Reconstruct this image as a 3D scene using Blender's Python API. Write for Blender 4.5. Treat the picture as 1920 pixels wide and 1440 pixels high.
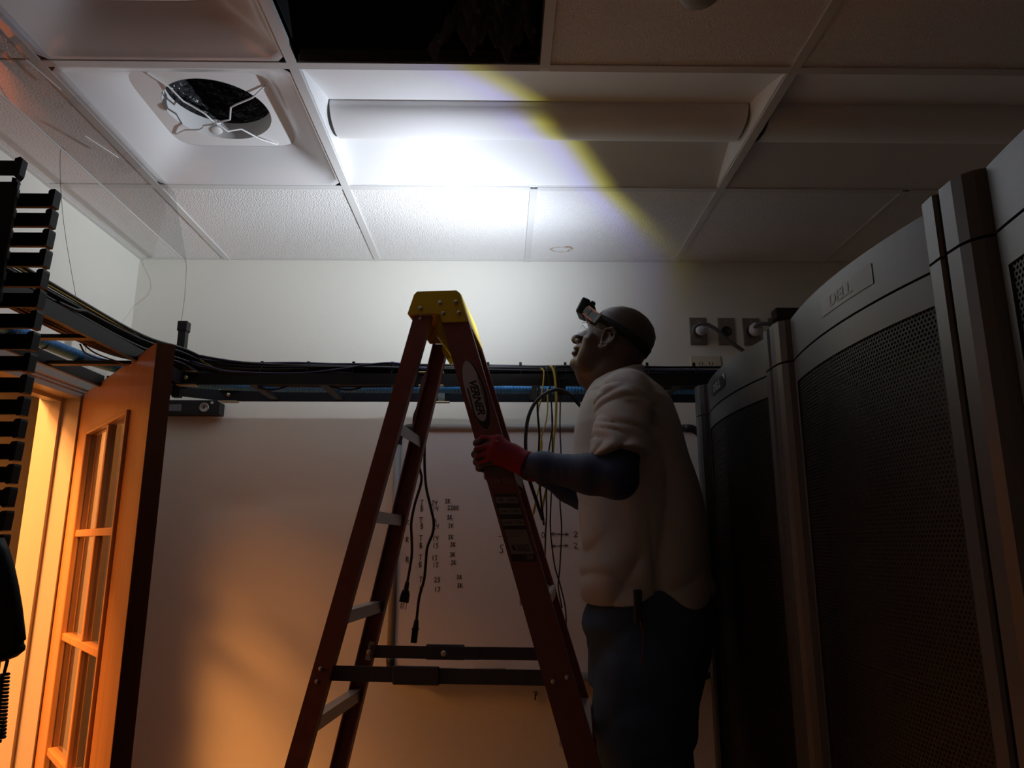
import bpy, bmesh, math, random
import numpy as np
from mathutils import Vector, Matrix
random.seed(7); rng = np.random.RandomState(7)
for o in list(bpy.data.objects): bpy.data.objects.remove(o)
SC = bpy.context.scene
COL = SC.collection

# ------------------------------------------------------------------ camera, world, exposure
PITCH, YAW, CZ, FPX = math.radians(12.586), math.radians(0.82), 1.61, 1350.0
cam = bpy.data.cameras.new('camera'); camo = bpy.data.objects.new('camera', cam); COL.objects.link(camo)
cam.sensor_fit = 'HORIZONTAL'; cam.sensor_width = 36.0; cam.lens = 36.0 * FPX / 1920.0
cam.clip_start = 0.02
camo.location = (0, 0, CZ); camo.rotation_euler = (math.pi/2 + PITCH, 0, -YAW)
SC.camera = camo
SC.view_settings.view_transform = 'Standard'; SC.view_settings.look = 'None'
SC.view_settings.gamma = 1.0; SC.view_settings.use_curve_mapping = False
SC.view_settings.exposure = 0.90
w = bpy.data.worlds.new('world'); SC.world = w; w.use_nodes = True
w.node_tree.nodes['Background'].inputs[0].default_value = (0.0, 0.0, 0.0, 1)
w.node_tree.nodes['Background'].inputs[1].default_value = 0.0
SC.cycles.max_bounces = 10; SC.cycles.diffuse_bounces = 6; SC.cycles.transparent_max_bounces = 16
SC.cycles.sample_clamp_indirect = 4.0

# lamps: the man's headlamp, warm hallway lamps and one wide warm fill added there
LAMP_POS = (0.205, 1.970, 2.282)
def headlamp_light():
    L = bpy.data.lights.new('headlamp_led', 'POINT'); L.energy = 1.0; L.shadow_soft_size = 0.012
    L.use_nodes = True; nt = L.node_tree; nt.nodes.clear()
    N = nt.nodes.new
    out = N('ShaderNodeOutputLight'); em = N('ShaderNodeEmission'); g = N('ShaderNodeNewGeometry')
    def dot(v):
        d = N('ShaderNodeVectorMath'); d.operation = 'DOT_PRODUCT'; d.inputs[1].default_value = v
        nt.links.new(g.outputs['Normal'], d.inputs[0]); return d.outputs['Value']
    def mt(op, a, b=None, clamp=False):
        m = N('ShaderNodeMath'); m.operation = op; m.use_clamp = clamp
        for i, x in enumerate((a, b)):
            if x is None: continue
            if isinstance(x, (int, float)): m.inputs[i].default_value = x
            else: nt.links.new(x, m.inputs[i])
        return m.outputs[0]
    nrm = Vector((-0.831, 0.555, 0.034)).normalized()     # the housing cuts the flood beam along this plane
    axis = Vector((-0.92, 0.28, 0.30)).normalized()
    e = dot(nrm); a = dot(axis); up = dot((0, 0, 1))
    mr = N('ShaderNodeMapRange'); mr.interpolation_type = 'SMOOTHSTEP'
    mr.inputs[1].default_value = -0.75; mr.inputs[2].default_value = 0.14; nt.links.new(up, mr.inputs[0])
    spot = mt('MULTIPLY', mt('POWER', mt('MAXIMUM', a, 0.0), 26.0), 0.42)      # the narrow beam inside the flood
    ramp = N('ShaderNodeValToRGB'); nt.links.new(mt('ADD', e, 0.1), ramp.inputs[0])
    cr = ramp.color_ramp
    cr.elements[0].position = 0.0; cr.elements[0].color = (0, 0, 0, 1)
    cr.elements[1].position = 1.0; cr.elements[1].color = (0.86, 0.93, 1.0, 1)
    for p, c in ((0.03, (0.02, 0.015, 0.003, 1)), (0.075, (0.34, 0.32, 0.035, 1)), (0.115, (0.66, 0.65, 0.16, 1)),
                 (0.20, (0.78, 0.80, 1.30, 1)), (0.32, (0.82, 0.90, 1.06, 1))):
        el = cr.elements.new(p); el.color = c
    nt.links.new(ramp.outputs[0], em.inputs[0])
    ef = mt('MULTIPLY_ADD', mt('POWER', mt('MAXIMUM', e, 0.0), 1.25), 0.60); ef.node.inputs[2].default_value = 0.45
    m2 = N('ShaderNodeMapRange'); m2.interpolation_type = 'SMOOTHSTEP'
    m2.inputs[1].default_value = 0.68; m2.inputs[2].default_value = 1.0; m2.inputs[3].default_value = 1.0; m2.inputs[4].default_value = 0.35; nt.links.new(up, m2.inputs[0])
    ef = mt('MULTIPLY', ef, m2.outputs[0])
    lobe = mt('MULTIPLY', mt('MULTIPLY', mt('ADD', mt('MULTIPLY', mt('MULTIPLY', ef, mt('POWER', mt('MAXIMUM', dot(Vector((-0.55, 0.32, 0.77)).normalized()), 0.0), 2.0)), 1.0), spot), mr.outputs[0]), HEAD_W)
    nt.links.new(lobe, em.inputs[1])
    nt.links.new(em.outputs[0], out.inputs[0])
    o = bpy.data.objects.new('headlamp_led', L); o.location = LAMP_POS; COL.objects.link(o); return o
HEAD_W = 30.0
headlamp_light()
def area(name, loc, target, sx, sy, col, watts):
    L = bpy.data.lights.new(name, 'AREA'); L.shape = 'RECTANGLE'; L.size = sx; L.size_y = sy; L.color = col; L.energy = watts
    o = bpy.data.objects.new(name, L); o.location = loc
    o.rotation_euler = (Vector(target) - Vector(loc)).to_track_quat('-Z', 'Y').to_euler(); COL.objects.link(o); return o
WARM = (1.0, 0.34, 0.08)
area('hallway_warm_light', (-2.02, 1.48, 2.66), (-2.02, 1.48, 0.0), 0.30, 0.50, WARM, 76)
area('hallway_warm_light', (-2.40, 1.00, 2.70), (-2.40, 1.00, 0.0), 1.0, 1.3, WARM, 70)  # added wide warm fill to brighten the lower wall and whiteboard
area('hallway_warm_light', (-2.30, 3.45, 2.70), (-2.30, 3.45, 0.0), 0.25, 0.6, WARM, 9)

# ------------------------------------------------------------------ helpers
fV = Vector((math.sin(YAW)*math.cos(PITCH), math.cos(YAW)*math.cos(PITCH), math.sin(PITCH)))
rV = Vector((math.cos(YAW), -math.sin(YAW), 0)); uV = rV.cross(fV); CAM = Vector((0, 0, CZ))
def at(px, py, x=None, y=None, z=None):
    """point of the place seen at a pixel of the survey photo, on a known plane"""
    D = fV + rV*((px-960)/FPX) + uV*((720-py)/FPX)
    t = x/D.x if x is not None else (y/D.y if y is not None else (z-CZ)/D.z)
    return CAM + D*t

MATS = {}
def mat(name, col, rough=0.5, metal=0.0, spec=0.5, bump=None, vary=None, coat=0.0):
    """procedural material; bump = (scale, strength, distance), vary = (scale, amount)"""
    if name in MATS: return MATS[name]
    m = bpy.data.materials.new(name); m.use_nodes = True; nt = m.node_tree
    b = nt.nodes['Principled BSDF']
    b.inputs['Base Color'].default_value = (*col, 1); b.inputs['Roughness'].default_value = rough
    b.inputs['Metallic'].default_value = metal; b.inputs['Specular IOR Level'].default_value = spec
    b.inputs['Coat Weight'].default_value = coat
    tc = nt.nodes.new('ShaderNodeTexCoord')
    if vary:
        n = nt.nodes.new('ShaderNodeTexNoise'); n.inputs['Scale'].default_value = vary[0]; n.inputs['Detail'].default_value = 4
        nt.links.new(tc.outputs['Object'], n.inputs['Vector'])
        mx = nt.nodes.new('ShaderNodeMix'); mx.data_type = 'RGBA'
        k = vary[1]
        mx.inputs[6].default_value = (*[max(0, c*(1-k)) for c in col], 1); mx.inputs[7].default_value = (*[min(1, c*(1+k)) for c in col], 1)
        nt.links.new(n.outputs['Fac'], mx.inputs[0]); nt.links.new(mx.outputs[2], b.inputs['Base Color'])
    if bump:
        n = nt.nodes.new('ShaderNodeTexNoise'); n.inputs['Scale'].default_value = bump[0]; n.inputs['Detail'].default_value = 3
        nt.links.new(tc.outputs['Object'], n.inputs['Vector'])
        bp = nt.nodes.new('ShaderNodeBump'); bp.inputs['Strength'].default_value = bump[1]; bp.inputs['Distance'].default_value = bump[2]
        nt.links.new(n.outputs['Fac'], bp.inputs['Height']); nt.links.new(bp.outputs[0], b.inputs['Normal'])
    MATS[name] = m; return m

def tag(o, label=None, cat=None, group=None, kind=None):
    if label: o['label'] = label
    if cat: o['category'] = cat
    if group: o['group'] = group
    if kind: o['kind'] = kind
    return o
def empty(name, loc=(0, 0, 0), rz=0, label=None, cat=None, group=None, kind=None):
    o = bpy.data.objects.new(name, None); o.location = loc; o.rotation_euler = (0, 0, rz); COL.objects.link(o)
    o.empty_display_size = 0.05
    return tag(o, label, cat, group, kind)

MADE = []
class MB:
    def __init__(s): s.v = []; s.f = []; s.sm = []
    def add(s, vs, fs, smooth=False):
        b = len(s.v); s.v += [tuple(v) for v in vs]
        for f in fs: s.f.append(tuple(b+i for i in f)); s.sm.append(smooth)
        return s
    def box(s, x0, x1, y0, y1, z0, z1, bev=0.0):
        c = Vector(((x0+x1)/2, (y0+y1)/2, (z0+z1)/2))
        return s.obox(c, (1, 0, 0), (0, 1, 0), (0, 0, 1), abs(x1-x0)/2, abs(y1-y0)/2, abs(z1-z0)/2, bev)
    def obox(s, c, ax, ay, az, hx, hy, hz, bev=0.0):
        c = Vector(c); ax = Vector(ax).normalized(); ay = Vector(ay).normalized(); az = Vector(az).normalized()
        if bev <= 0:
            vs = [c+ax*hx*i+ay*hy*j+az*hz*k for k in (-1, 1) for j in (-1, 1) for i in (-1, 1)]
            return s.add(vs, [(0, 2, 3, 1), (4, 5, 7, 6), (0, 1, 5, 4), (2, 6, 7, 3), (0, 4, 6, 2), (1, 3, 7, 5)])
        bm = bmesh.new(); bmesh.ops.create_cube(bm, size=2.0)
        for v in bm.verts: v.co = Vector((v.co.x*hx, v.co.y*hy, v.co.z*hz))
        bmesh.ops.bevel(bm, geom=list(bm.edges), offset=min(bev, .9*min(hx, hy, hz)), segments=2, affect='EDGES', profile=0.5)
        bm.verts.index_update()
        vs = [c+ax*v.co.x+ay*v.co.y+az*v.co.z for v in bm.verts]; fs = [[v.index for v in f.verts] for f in bm.faces]
        bm.free(); return s.add(vs, fs)
    def bar(s, a, b, wid, hei, up=(0, 0, 1), bev=0.0):
        a = Vector(a); b = Vector(b); d = (b-a); L = d.length; d.normalize(); up = Vector(up)
        x = d.cross(up).normalized(); u = x.cross(d).normalized()
        return s.obox((a+b)/2, d, x, u, L/2, wid/2, hei/2, bev)
    def prism(s, poly, fn, t0, t1, smooth=False):
        """poly: 2-D outline; fn(p, q, t) -> 3-D point; closed with caps"""
        n = len(poly)
        vs = [fn(p, q, t0) for p, q in poly] + [fn(p, q, t1) for p, q in poly]
        fs = [tuple(range(n-1, -1, -1)), tuple(range(n, 2*n))]
        s.add(vs, fs)
        return s.add(vs, [(i, (i+1) % n, n+(i+1) % n, n+i) for i in range(n)], smooth)
    def tube(s, pts, r, n=8, cap=True):
        pts = [Vector(p) for p in pts]; m = len(pts); rs = r if hasattr(r, '__len__') else [r]*m
        rings = []; ref = None
        for i, p in enumerate(pts):
            d = (pts[min(i+1, m-1)] - pts[max(i-1, 0)])
            d = d.normalized() if d.length > 1e-9 else Vector((0, 0, 1))
            if ref is None: ref = d.orthogonal().normalized()
            ref = ref - d*ref.dot(d)
            ref = ref.normalized() if ref.length > 1e-6 else d.orthogonal().normalized()
            b = d.cross(ref)
            rings.append([p + (ref*math.cos(2*math.pi*k/n) + b*math.sin(2*math.pi*k/n))*rs[i] for k in range(n)])
        vs = [v for ring in rings for v in ring]
        fs = [(i*n+k, i*n+(k+1) % n, (i+1)*n+(k+1) % n, (i+1)*n+k) for i in range(m-1) for k in range(n)]
        s.add(vs, fs, True)
        if cap: s.add(rings[0], [tuple(range(n-1, -1, -1))]); s.add(rings[-1], [tuple(range(n))])
        return s
    def lathe(s, prof, c, axis=(0, 0, 1), n=24, cap=True):
        c = Vector(c); axis = Vector(axis).normalized(); x = axis.orthogonal().normalized(); y = axis.cross(x)
        m = len(prof)
        vs = [c + axis*h + (x*math.cos(2*math.pi*k/n) + y*math.sin(2*math.pi*k/n))*r for r, h in prof for k in range(n)]
        fs = [(i*n+k, i*n+(k+1) % n, (i+1)*n+(k+1) % n, (i+1)*n+k) for i in range(m-1) for k in range(n)]
        s.add(vs, fs, True)
        if cap:
            s.add(vs[:n], [tuple(range(n-1, -1, -1))]); s.add(vs[-n:], [tuple(range(n))])
        return s
    def grid(s, fn, nu, nv, smooth=True):
        vs = [fn(i/nu, j/nv) for j in range(nv+1) for i in range(nu+1)]
        fs = [(j*(nu+1)+i, j*(nu+1)+i+1, (j+1)*(nu+1)+i+1, (j+1)*(nu+1)+i) for j in range(nv) for i in range(nu)]
        return s.add(vs, fs, smooth)
    def ellipsoid(s, c, ax, ay, az, n=16, m=10):
        c = Vector(c); ax = Vector(ax); ay = Vector(ay); az = Vector(az)
        vs = []
        for j in range(m+1):
            t = math.pi*j/m
            for i in range(n):
                p = 2*math.pi*i/n
                vs.append(c+ax*math.sin(t)*math.cos(p)+ay*math.sin(t)*math.sin(p)+az*math.cos(t))
        fs = [(j*n+i, (j+1)*n+i, (j+1)*n+(i+1) % n, j*n+(i+1) % n) for j in range(m) for i in range(n)]
        return s.add(vs, fs, True)
    def build(s, name, m, parent=None, origin=None, **kw):
        me = bpy.data.meshes.new(name)
        og = Vector(origin) if origin is not None else Vector((0, 0, 0))
        me.from_pydata([tuple(Vector(v)-og) for v in s.v], [], s.f)
        me.polygons.foreach_set('use_smooth', s.sm); me.validate()
        bm = bmesh.new(); bm.from_mesh(me); bmesh.ops.remove_doubles(bm, verts=bm.verts, dist=1e-6)
        bmesh.ops.recalc_face_normals(bm, faces=bm.faces); bm.to_mesh(me); bm.free()
        me.materials.append(m)
        o = bpy.data.objects.new(name, me); COL.objects.link(o)
        if origin is not None: o.location = og
        if parent is not None: o.parent = parent
        tag(o, **kw); MADE.append(o); return o

def solid(o, t, off=-1.0):
    m = o.modifiers.new('s', 'SOLIDIFY'); m.thickness = t; m.offset = off; m.use_rim = False

def bez(P, n=8):
    """Catmull-Rom through points"""
    P = [Vector(p) for p in P]; Q = [P[0]*2-P[1]] + P + [P[-1]*2-P[-2]]; out = []
    for i in range(1, len(Q)-2):
        for k in range(n):
            t = k/n; a, b, c, d = Q[i-1], Q[i], Q[i+1], Q[i+2]
            out.append(0.5*((2*b)+(c-a)*t+(2*a-5*b+4*c-d)*t*t+(3*b-a-3*c+d)*t**3))
    out.append(P[-1]); return out

def text_mesh(txt, size, fn, name, m, parent, bold=0.0, shear=0.0, align='CENTER', space=1.0):
    """lettering as flat geometry; fn maps (x, y) of the text plane to a 3-D point"""
    cu = bpy.data.curves.new('t', 'FONT'); cu.body = txt; cu.size = size; cu.align_x = align; cu.align_y = 'CENTER'
    cu.offset = bold; cu.shear = shear; cu.space_character = space; cu.resolution_u = 3
    ob = bpy.data.objects.new('t', cu); COL.objects.link(ob)
    dg = bpy.context.evaluated_depsgraph_get(); me = bpy.data.meshes.new_from_object(ob.evaluated_get(dg))
    vs = [fn(v.co.x, v.co.y) for v in me.vertices]; fs = [tuple(p.vertices) for p in me.polygons]
    bpy.data.objects.remove(ob); bpy.data.curves.remove(cu); bpy.data.meshes.remove(me)
    return MB().add(vs, fs).build(name, m, parent)

# ------------------------------------------------------------------ materials
WALL = mat('wall_paint', (0.78, 0.765, 0.70), 0.75, bump=(120, 0.12, 0.002))
TILE = mat('ceiling_tile_mineral', (0.86, 0.85, 0.845), 0.95, spec=0.1, bump=(190, 0.9, 0.005))
WHITE = mat('white_enamel', (0.84, 0.84, 0.84), 0.45)
WHITEGLOSS = mat('white_gloss_enamel', (0.78, 0.78, 0.79), 0.16)
GRIDM = mat('grid_white', (0.70, 0.70, 0.69), 0.5)
BLACK = mat('black_powder_coat', (0.010, 0.010, 0.012), 0.5, spec=.35)
BLACKPL = mat('black_plastic', (0.009, 0.009, 0.010), 0.5, spec=.3)
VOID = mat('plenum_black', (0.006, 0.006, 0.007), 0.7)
FOIL = mat('black_duct_film', (0.05, 0.05, 0.055), 0.25, spec=0.7, bump=(22, 1.0, 0.05))
RACK = mat('rack_charcoal', (0.050, 0.054, 0.061), 0.38, spec=1.0, bump=(400, 0.05, 0.001))
RACKD = mat('rack_black', (0.01, 0.01, 0.012), 0.5)
TRIM = mat('painted_trim', (0.36, 0.34, 0.31), 0.4)
CHROME = mat('steel', (0.55, 0.54, 0.52), 0.3, 1.0)
FLOORM = mat('vinyl_floor', (0.22, 0.20, 0.18), 0.5, vary=(8, 0.3))
BLUE = mat('blue_conduit', (0.08, 0.42, 1.0), 0.45)
YELC = mat('yellow_cable_jacket', (0.62, 0.50, 0.08), 0.5)
BLKC = mat('black_cable_jacket', (0.010, 0.010, 0.013), 0.35)
NAVC = mat('navy_cable_jacket', (0.012, 0.016, 0.07), 0.4)
GRYC = mat('grey_cable_jacket', (0.09, 0.09, 0.10), 0.5)

def wood(name, c0, c1, sc=(1, 1, 1)):
    m = bpy.data.materials.new(name); m.use_nodes = True; nt = m.node_tree; b = nt.nodes['Principled BSDF']
    tc = nt.nodes.new('ShaderNodeTexCoord'); mp = nt.nodes.new('ShaderNodeMapping'); mp.inputs['Scale'].default_value = sc
    n = nt.nodes.new('ShaderNodeTexNoise'); n.inputs['Scale'].default_value = 1.0; n.inputs['Detail'].default_value = 6
    r = nt.nodes.new('ShaderNodeValToRGB'); r.color_ramp.elements[0].color = (*c0, 1); r.color_ramp.elements[1].color = (*c1, 1)
    r.color_ramp.elements[0].position = 0.3; r.color_ramp.elements[1].position = 0.7
    nt.links.new(tc.outputs['Object'], mp.inputs[0]); nt.links.new(mp.outputs[0], n.inputs['Vector'])
    nt.links.new(n.outputs['Fac'], r.inputs[0]); nt.links.new(r.outputs[0], b.inputs['Base Color'])
    b.inputs['Roughness'].default_value = 0.3; return m
WOOD = wood('stained_door_wood', (0.36, 0.175, 0.066), (0.45, 0.23, 0.09), (60, 60, 1.5))
WOODD = wood('shaded_door_edge_wood', (0.10, 0.032, 0.014), (0.14, 0.045, 0.018), (60, 60, 2))  # darker copy of the door wood, paints the shade on its free edge

def glass(name, tint=(1, 1, 1), mixf=0.08):
    m = bpy.data.materials.new(name); m.use_nodes = True; nt = m.node_tree; nt.nodes.clear()
    out = nt.nodes.new('ShaderNodeOutputMaterial'); mx = nt.nodes.new('ShaderNodeMixShader')
    tr = nt.nodes.new('ShaderNodeBsdfTransparent'); tr.inputs[0].default_value = (*tint, 1)
    gl = nt.nodes.new('ShaderNodeBsdfGlossy'); gl.inputs['Roughness'].default_value = 0.02
    fr = nt.nodes.new('ShaderNodeFresnel'); fr.inputs[0].default_value = 1.5
    ad = nt.nodes.new('ShaderNodeMath'); ad.inputs[1].default_value = mixf; ad.use_clamp = True
    ge = nt.nodes.new('ShaderNodeNewGeometry'); fm_ = nt.nodes.new('ShaderNodeMath'); fm_.operation = 'MULTIPLY_ADD'
    fm_.inputs[1].default_value = -1.0; fm_.inputs[2].default_value = 1.0; nt.links.new(ge.outputs['Backfacing'], fm_.inputs[0])
    ml = nt.nodes.new('ShaderNodeMath'); ml.operation = 'MULTIPLY'
    nt.links.new(fr.outputs[0], ad.inputs[0]); nt.links.new(ad.outputs[0], ml.inputs[0]); nt.links.new(fm_.outputs[0], ml.inputs[1]); nt.links.new(ml.outputs[0], mx.inputs[0])
    nt.links.new(tr.outputs[0], mx.inputs[1]); nt.links.new(gl.outputs[0], mx.inputs[2]); nt.links.new(mx.outputs[0], out.inputs[0])
    return m
GLASS = glass('window_glass', (0.95, 0.97, 0.95), 0.20)
ACRYL = glass('clear_acrylic', (0.90, 0.90, 0.90), 0.05)

def perforated():
    m = bpy.data.materials.new('perforated_steel'); m.use_nodes = True; nt = m.node_tree
    b = nt.nodes['Principled BSDF']; out = nt.nodes['Material Output']
    b.inputs['Base Color'].default_value = (0.009, 0.0095, 0.011, 1); b.inputs['Roughness'].default_value = 0.42; b.inputs['Specular IOR Level'].default_value = 0.4
    tc = nt.nodes.new('ShaderNodeTexCoord'); sp = nt.nodes.new('ShaderNodeSeparateXYZ'); nt.links.new(tc.outputs['Object'], sp.inputs[0])
    def mth(op, a, bb=None, c=None):
        n = nt.nodes.new('ShaderNodeMath'); n.operation = op
        for i, x in enumerate((a, bb, c)):
            if x is None: continue
            if isinstance(x, (int, float)): n.inputs[i].default_value = x
            else: nt.links.new(x, n.inputs[i])
        return n.outputs[0]
    P = 0.0072
    u = mth('DIVIDE', sp.outputs['Y'], P); v = mth('DIVIDE', sp.outputs['Z'], P*1.732)
    def cell(du, dv):
        a = mth('SUBTRACT', mth('FRACT', mth('ADD', u, du)), 0.5)
        c = mth('MULTIPLY', mth('SUBTRACT', mth('FRACT', mth('ADD', v, dv)), 0.5), 1.732)
        return mth('ADD', mth('MULTIPLY', a, a), mth('MULTIPLY', c, c))
    d = mth('MINIMUM', cell(100, 100), cell(100.5, 100.5))
    hole = mth('LESS_THAN', d, 0.105)
    tr = nt.nodes.new('ShaderNodeBsdfTransparent'); mx = nt.nodes.new('ShaderNodeMixShader')
    nt.links.new(hole, mx.inputs[0]); nt.links.new(b.outputs[0], mx.inputs[1]); nt.links.new(tr.outputs[0], mx.inputs[2])
    nt.links.new(mx.outputs[0], out.inputs[0]); return m
PERF = perforated()

# ------------------------------------------------------------------ the room shell
LX, BY, RX, FY, H = -1.4736, 2.7655, 2.00, -0.80, 2.743
T = 0.6096
DY0, DY1, DZ = 1.58, 2.502, 2.130            # the doorway in the left wall
HX = -2.95                                    # far hallway wall
MB().box(HX-0.1, RX+0.1, FY-0.1, BY+0.1, -0.1, 0.0).build('floor', FLOORM, kind='structure')
MB().box(LX-0.12, RX+0.12, BY, BY+0.12, 0, 3.25).build('wall_back', WALL, kind='structure')
m = MB(); m.box(LX-0.12, LX, DY1, BY, 0, 3.25); m.box(LX-0.12, LX, FY, DY0, 0, 3.25); m.box(LX-0.12, LX, DY0, DY1, DZ, 3.25)
m.build('wall_left', WALL, kind='structure')
MB().box(RX, RX+0.12, FY, BY, 0, 3.25).build('wall_right', WALL, kind='structure')
MB().box(LX-0.12, RX+0.12, FY-0.12, FY, 0, 3.25).build('wall_front', WALL, kind='structure')
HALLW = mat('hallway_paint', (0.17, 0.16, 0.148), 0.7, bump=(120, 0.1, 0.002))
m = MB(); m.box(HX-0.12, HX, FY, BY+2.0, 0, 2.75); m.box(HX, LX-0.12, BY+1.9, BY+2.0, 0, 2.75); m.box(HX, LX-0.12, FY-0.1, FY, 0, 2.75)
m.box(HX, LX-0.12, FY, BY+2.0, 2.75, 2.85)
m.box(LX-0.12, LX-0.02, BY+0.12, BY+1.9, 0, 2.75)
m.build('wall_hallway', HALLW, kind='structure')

# suspended ceiling: deck above, grid bars and tiles as its pieces
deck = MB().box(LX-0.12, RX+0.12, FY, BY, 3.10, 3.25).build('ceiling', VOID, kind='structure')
XL = [LX] + [-1.1173 + i*T for i in range(0, 6)] + [RX]       # grid lines across the room
YL = [BY - 0.6166 - i*T for i in range(0, 7)]                 # 2.149, 1.539, 0.930 ...
YL = [BY] + [y for y in YL if y > FY] + [FY]
gb = 0.0119
for x in XL[1:-1]:
    # main runners (a tee: flange below, web above); lamps span two bays so the tee at x3 stops there
    segs = [(FY, BY)]
    if abs(x-XL[3]) < 1e-6: segs = [(YL[1], BY), (FY, YL[2])]
    if abs(x-XL[5]) < 1e-6: segs = [(YL[1], BY), (FY, YL[2])]
    for a, b in segs:
        q = MB(); q.box(x-gb, x+gb, a, b, H-0.0035, H); q.box(x-0.0012, x+0.0012, a, b, H, H+0.035); q.build('grid_bar', GRIDM, deck)
for y in YL[1:-1]:
    for i in range(len(XL)-1):
        q = MB(); x0, x1 = XL[i]+(gb if i else 0), XL[i+1]-(gb if i+1 < len(XL)-1 else 0)
        q.box(x0, x1, y-gb, y+gb, H-0.0030, H); q.box(x0, x1, y-0.0012, y+0.0012, H, H+0.03); q.build('grid_bar', GRIDM, deck)
for a, b in (((LX, LX+0.018), (FY, BY)), ((RX-0.018, RX), (FY, BY))):
    MB().box(a[0], a[1], b[0], b[1], H-0.002, H).build('edge_angle', GRIDM, deck)
MB().box(LX+0.018, RX-0.018, BY-0.016, BY, H-0.002, H).build('edge_angle', GRIDM, deck)
def stained_tile():
    m = TILE.copy(); m.name = 'ceiling_tile_with_water_stain'; nt = m.node_tree; b = nt.nodes['Principled BSDF']
    tc = nt.nodes.new('ShaderNodeTexCoord'); N = nt.nodes.new
    ns = N('ShaderNodeTexNoise'); ns.inputs['Scale'].default_value = 34; nt.links.new(tc.outputs['Object'], ns.inputs['Vector'])
    mx = N('ShaderNodeVectorMath'); mx.operation = 'MULTIPLY_ADD'; mx.inputs[1].default_value = (0.060, 0.045, 0); mx.inputs[2].default_value = (0.1441, -0.2076, 0)
    nt.links.new(ns.outputs['Color'], mx.inputs[0])
    ad = N('ShaderNodeVectorMath'); ad.operation = 'ADD'; nt.links.new(tc.outputs['Object'], ad.inputs[0]); nt.links.new(mx.outputs[0], ad.inputs[1])
    sc = N('ShaderNodeVectorMath'); sc.operation = 'MULTIPLY'; sc.inputs[1].default_value = (0.75, 1.25, 0); nt.links.new(ad.outputs[0], sc.inputs[0])
    ln = N('ShaderNodeVectorMath'); ln.operation = 'LENGTH'; nt.links.new(sc.outputs[0], ln.inputs[0])
    r = N('ShaderNodeValToRGB'); cr = r.color_ramp; base = (0.86, 0.85, 0.845, 1)
    cr.elements[0].position = 0.0; cr.elements[0].color = base; cr.elements[1].position = 1.0; cr.elements[1].color = base
    for p, c in ((0.024, base), (0.031, (0.42, 0.25, 0.10, 1)), (0.036, base)):
        e = cr.elements.new(p); e.color = c
    nt.links.new(ln.outputs['Value'], r.inputs[0]); nt.links.new(r.outputs[0], b.inputs['Base Color']); return m
STAINED = stained_tile()
SKIP = {(1, 1), (2, 1), (3, 1), (4, 1), (5, 1), (1, 2), (2, 2)}   # (bay, row): fixtures and the missing tile
tilemesh = {}
for j in range(len(YL)-1):
    for i in range(len(XL)-1):
        if (i, j) in SKIP: continue
        x0, x1, y1, y0 = XL[i], XL[i+1], YL[j], YL[j+1]
        q = MB().box(x0+0.004, x1-0.004, y0+0.004, y1-0.004, H+0.0005, H+0.016, 0.002)
        c = ((x0+x1)/2, (y0+y1)/2, H)
        q.build('ceiling_tile', STAINED if (i, j) == (3, 0) else TILE, deck, origin=c)

# ------------------------------------------------------------------ ceiling fixtures
def troffer(bx, label):
    x0, x1 = XL[bx]+0.006, XL[bx+2]-0.006; y0, y1 = YL[2]+0.006, YL[1]-0.006
    cx, cy = (x0+x1)/2, (y0+y1)/2
    t = empty('ceiling_light', (cx, cy, H), 0, label, 'ceiling light', 'recessed office lights')
    P = lambda x, y, z: (x-cx, y-cy, z-H)
    q = MB()                                                  # rim resting on the grid
    for a in ((x0, x1, y0, y0+.010), (x0, x1, y1-.010, y1), (x0, x0+.008, y0+.010, y1-.010), (x1-.008, x1, y0+.010, y1-.010)):
        q.box(a[0]-cx, a[1]-cx, a[2]-cy, a[3]-cy, .0006, .006)
    q.build('rim', WHITE, t)
    xi0, xi1 = x0+.020, x1-.020
    yv0, yv1, zv = cy-0.078, cy+0.078, H+0.062
    def curve(ya, yb, k):                                     # gently curved reflector from rim to lens
        n = 8; pts = []
        for i in range(n+1):
            s = i/n; pts.append((ya+(yb-ya)*s, H+.004+(zv-H-.004)*(s**k)))
        return pts
    for ya, yb in ((y0+.008, yv0), (y1-.008, yv1)):
        pr = curve(ya, yb, 0.85); q = MB()
        q.grid(lambda u, v: P(xi0-.012+(xi1-xi0+.024)*u, *_interp(pr, v)), 1, 8)
        o = q.build('reflector', WHITE, t)
        solid(o, 0.002)
    # bellied diffuser along the middle
    pr = []
    for i in range(17):
        a = math.pi*i/16; pr.append((cy-0.078*math.cos(a), zv-(0.052)*abs(math.sin(a))**0.75))
    q = MB(); q.grid(lambda u, v: P(xi0+.006+(xi1-xi0-.012)*u, *_interp(pr, v)), 1, 16); o = q.build('diffuser', WHITE, t)
    solid(o, 0.002)
    # crescent end plates
    for xs, xo, sg in ((xi0+.004, x0+.008, 1), (xi1-.004, x1-.008, -1)):
        q = MB(); ys = [y0+.008+(y1-y0-.016)*i/24 for i in range(25)]
        def edge(y):
            d = abs(y-cy); full = (y1-y0)/2-.008
            z = zv if d < 0.078 else H+.004+(zv-H-.004)*(max(0.0, full-d)/(full-0.078))**0.85
            return z
        vs = [P(xo, y, H+.002) for y in ys]+[P(xo+(xs-xo)*min(1, (edge(y)-H)/.058), y, edge(y)+.003) for y in ys]
        q.add(vs, [(i, i+1, 26+i, 25+i) for i in range(24)], True)
        o = q.build('end_plate', WHITE, t); solid(o, 0.0015)
    MB().box(x0-cx+.004, x1-cx-.004, y0-cy+.004, y1-cy-.004, .070, .085).build('housing', WHITE, t)
    return t
def _interp(pr, v):
    k = v*(len(pr)-1); i = min(int(k), len(pr)-2); f = k-i
    return (pr[i][0]*(1-f)+pr[i+1][0]*f, pr[i][1]*(1-f)+pr[i+1][1]*f)
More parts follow.
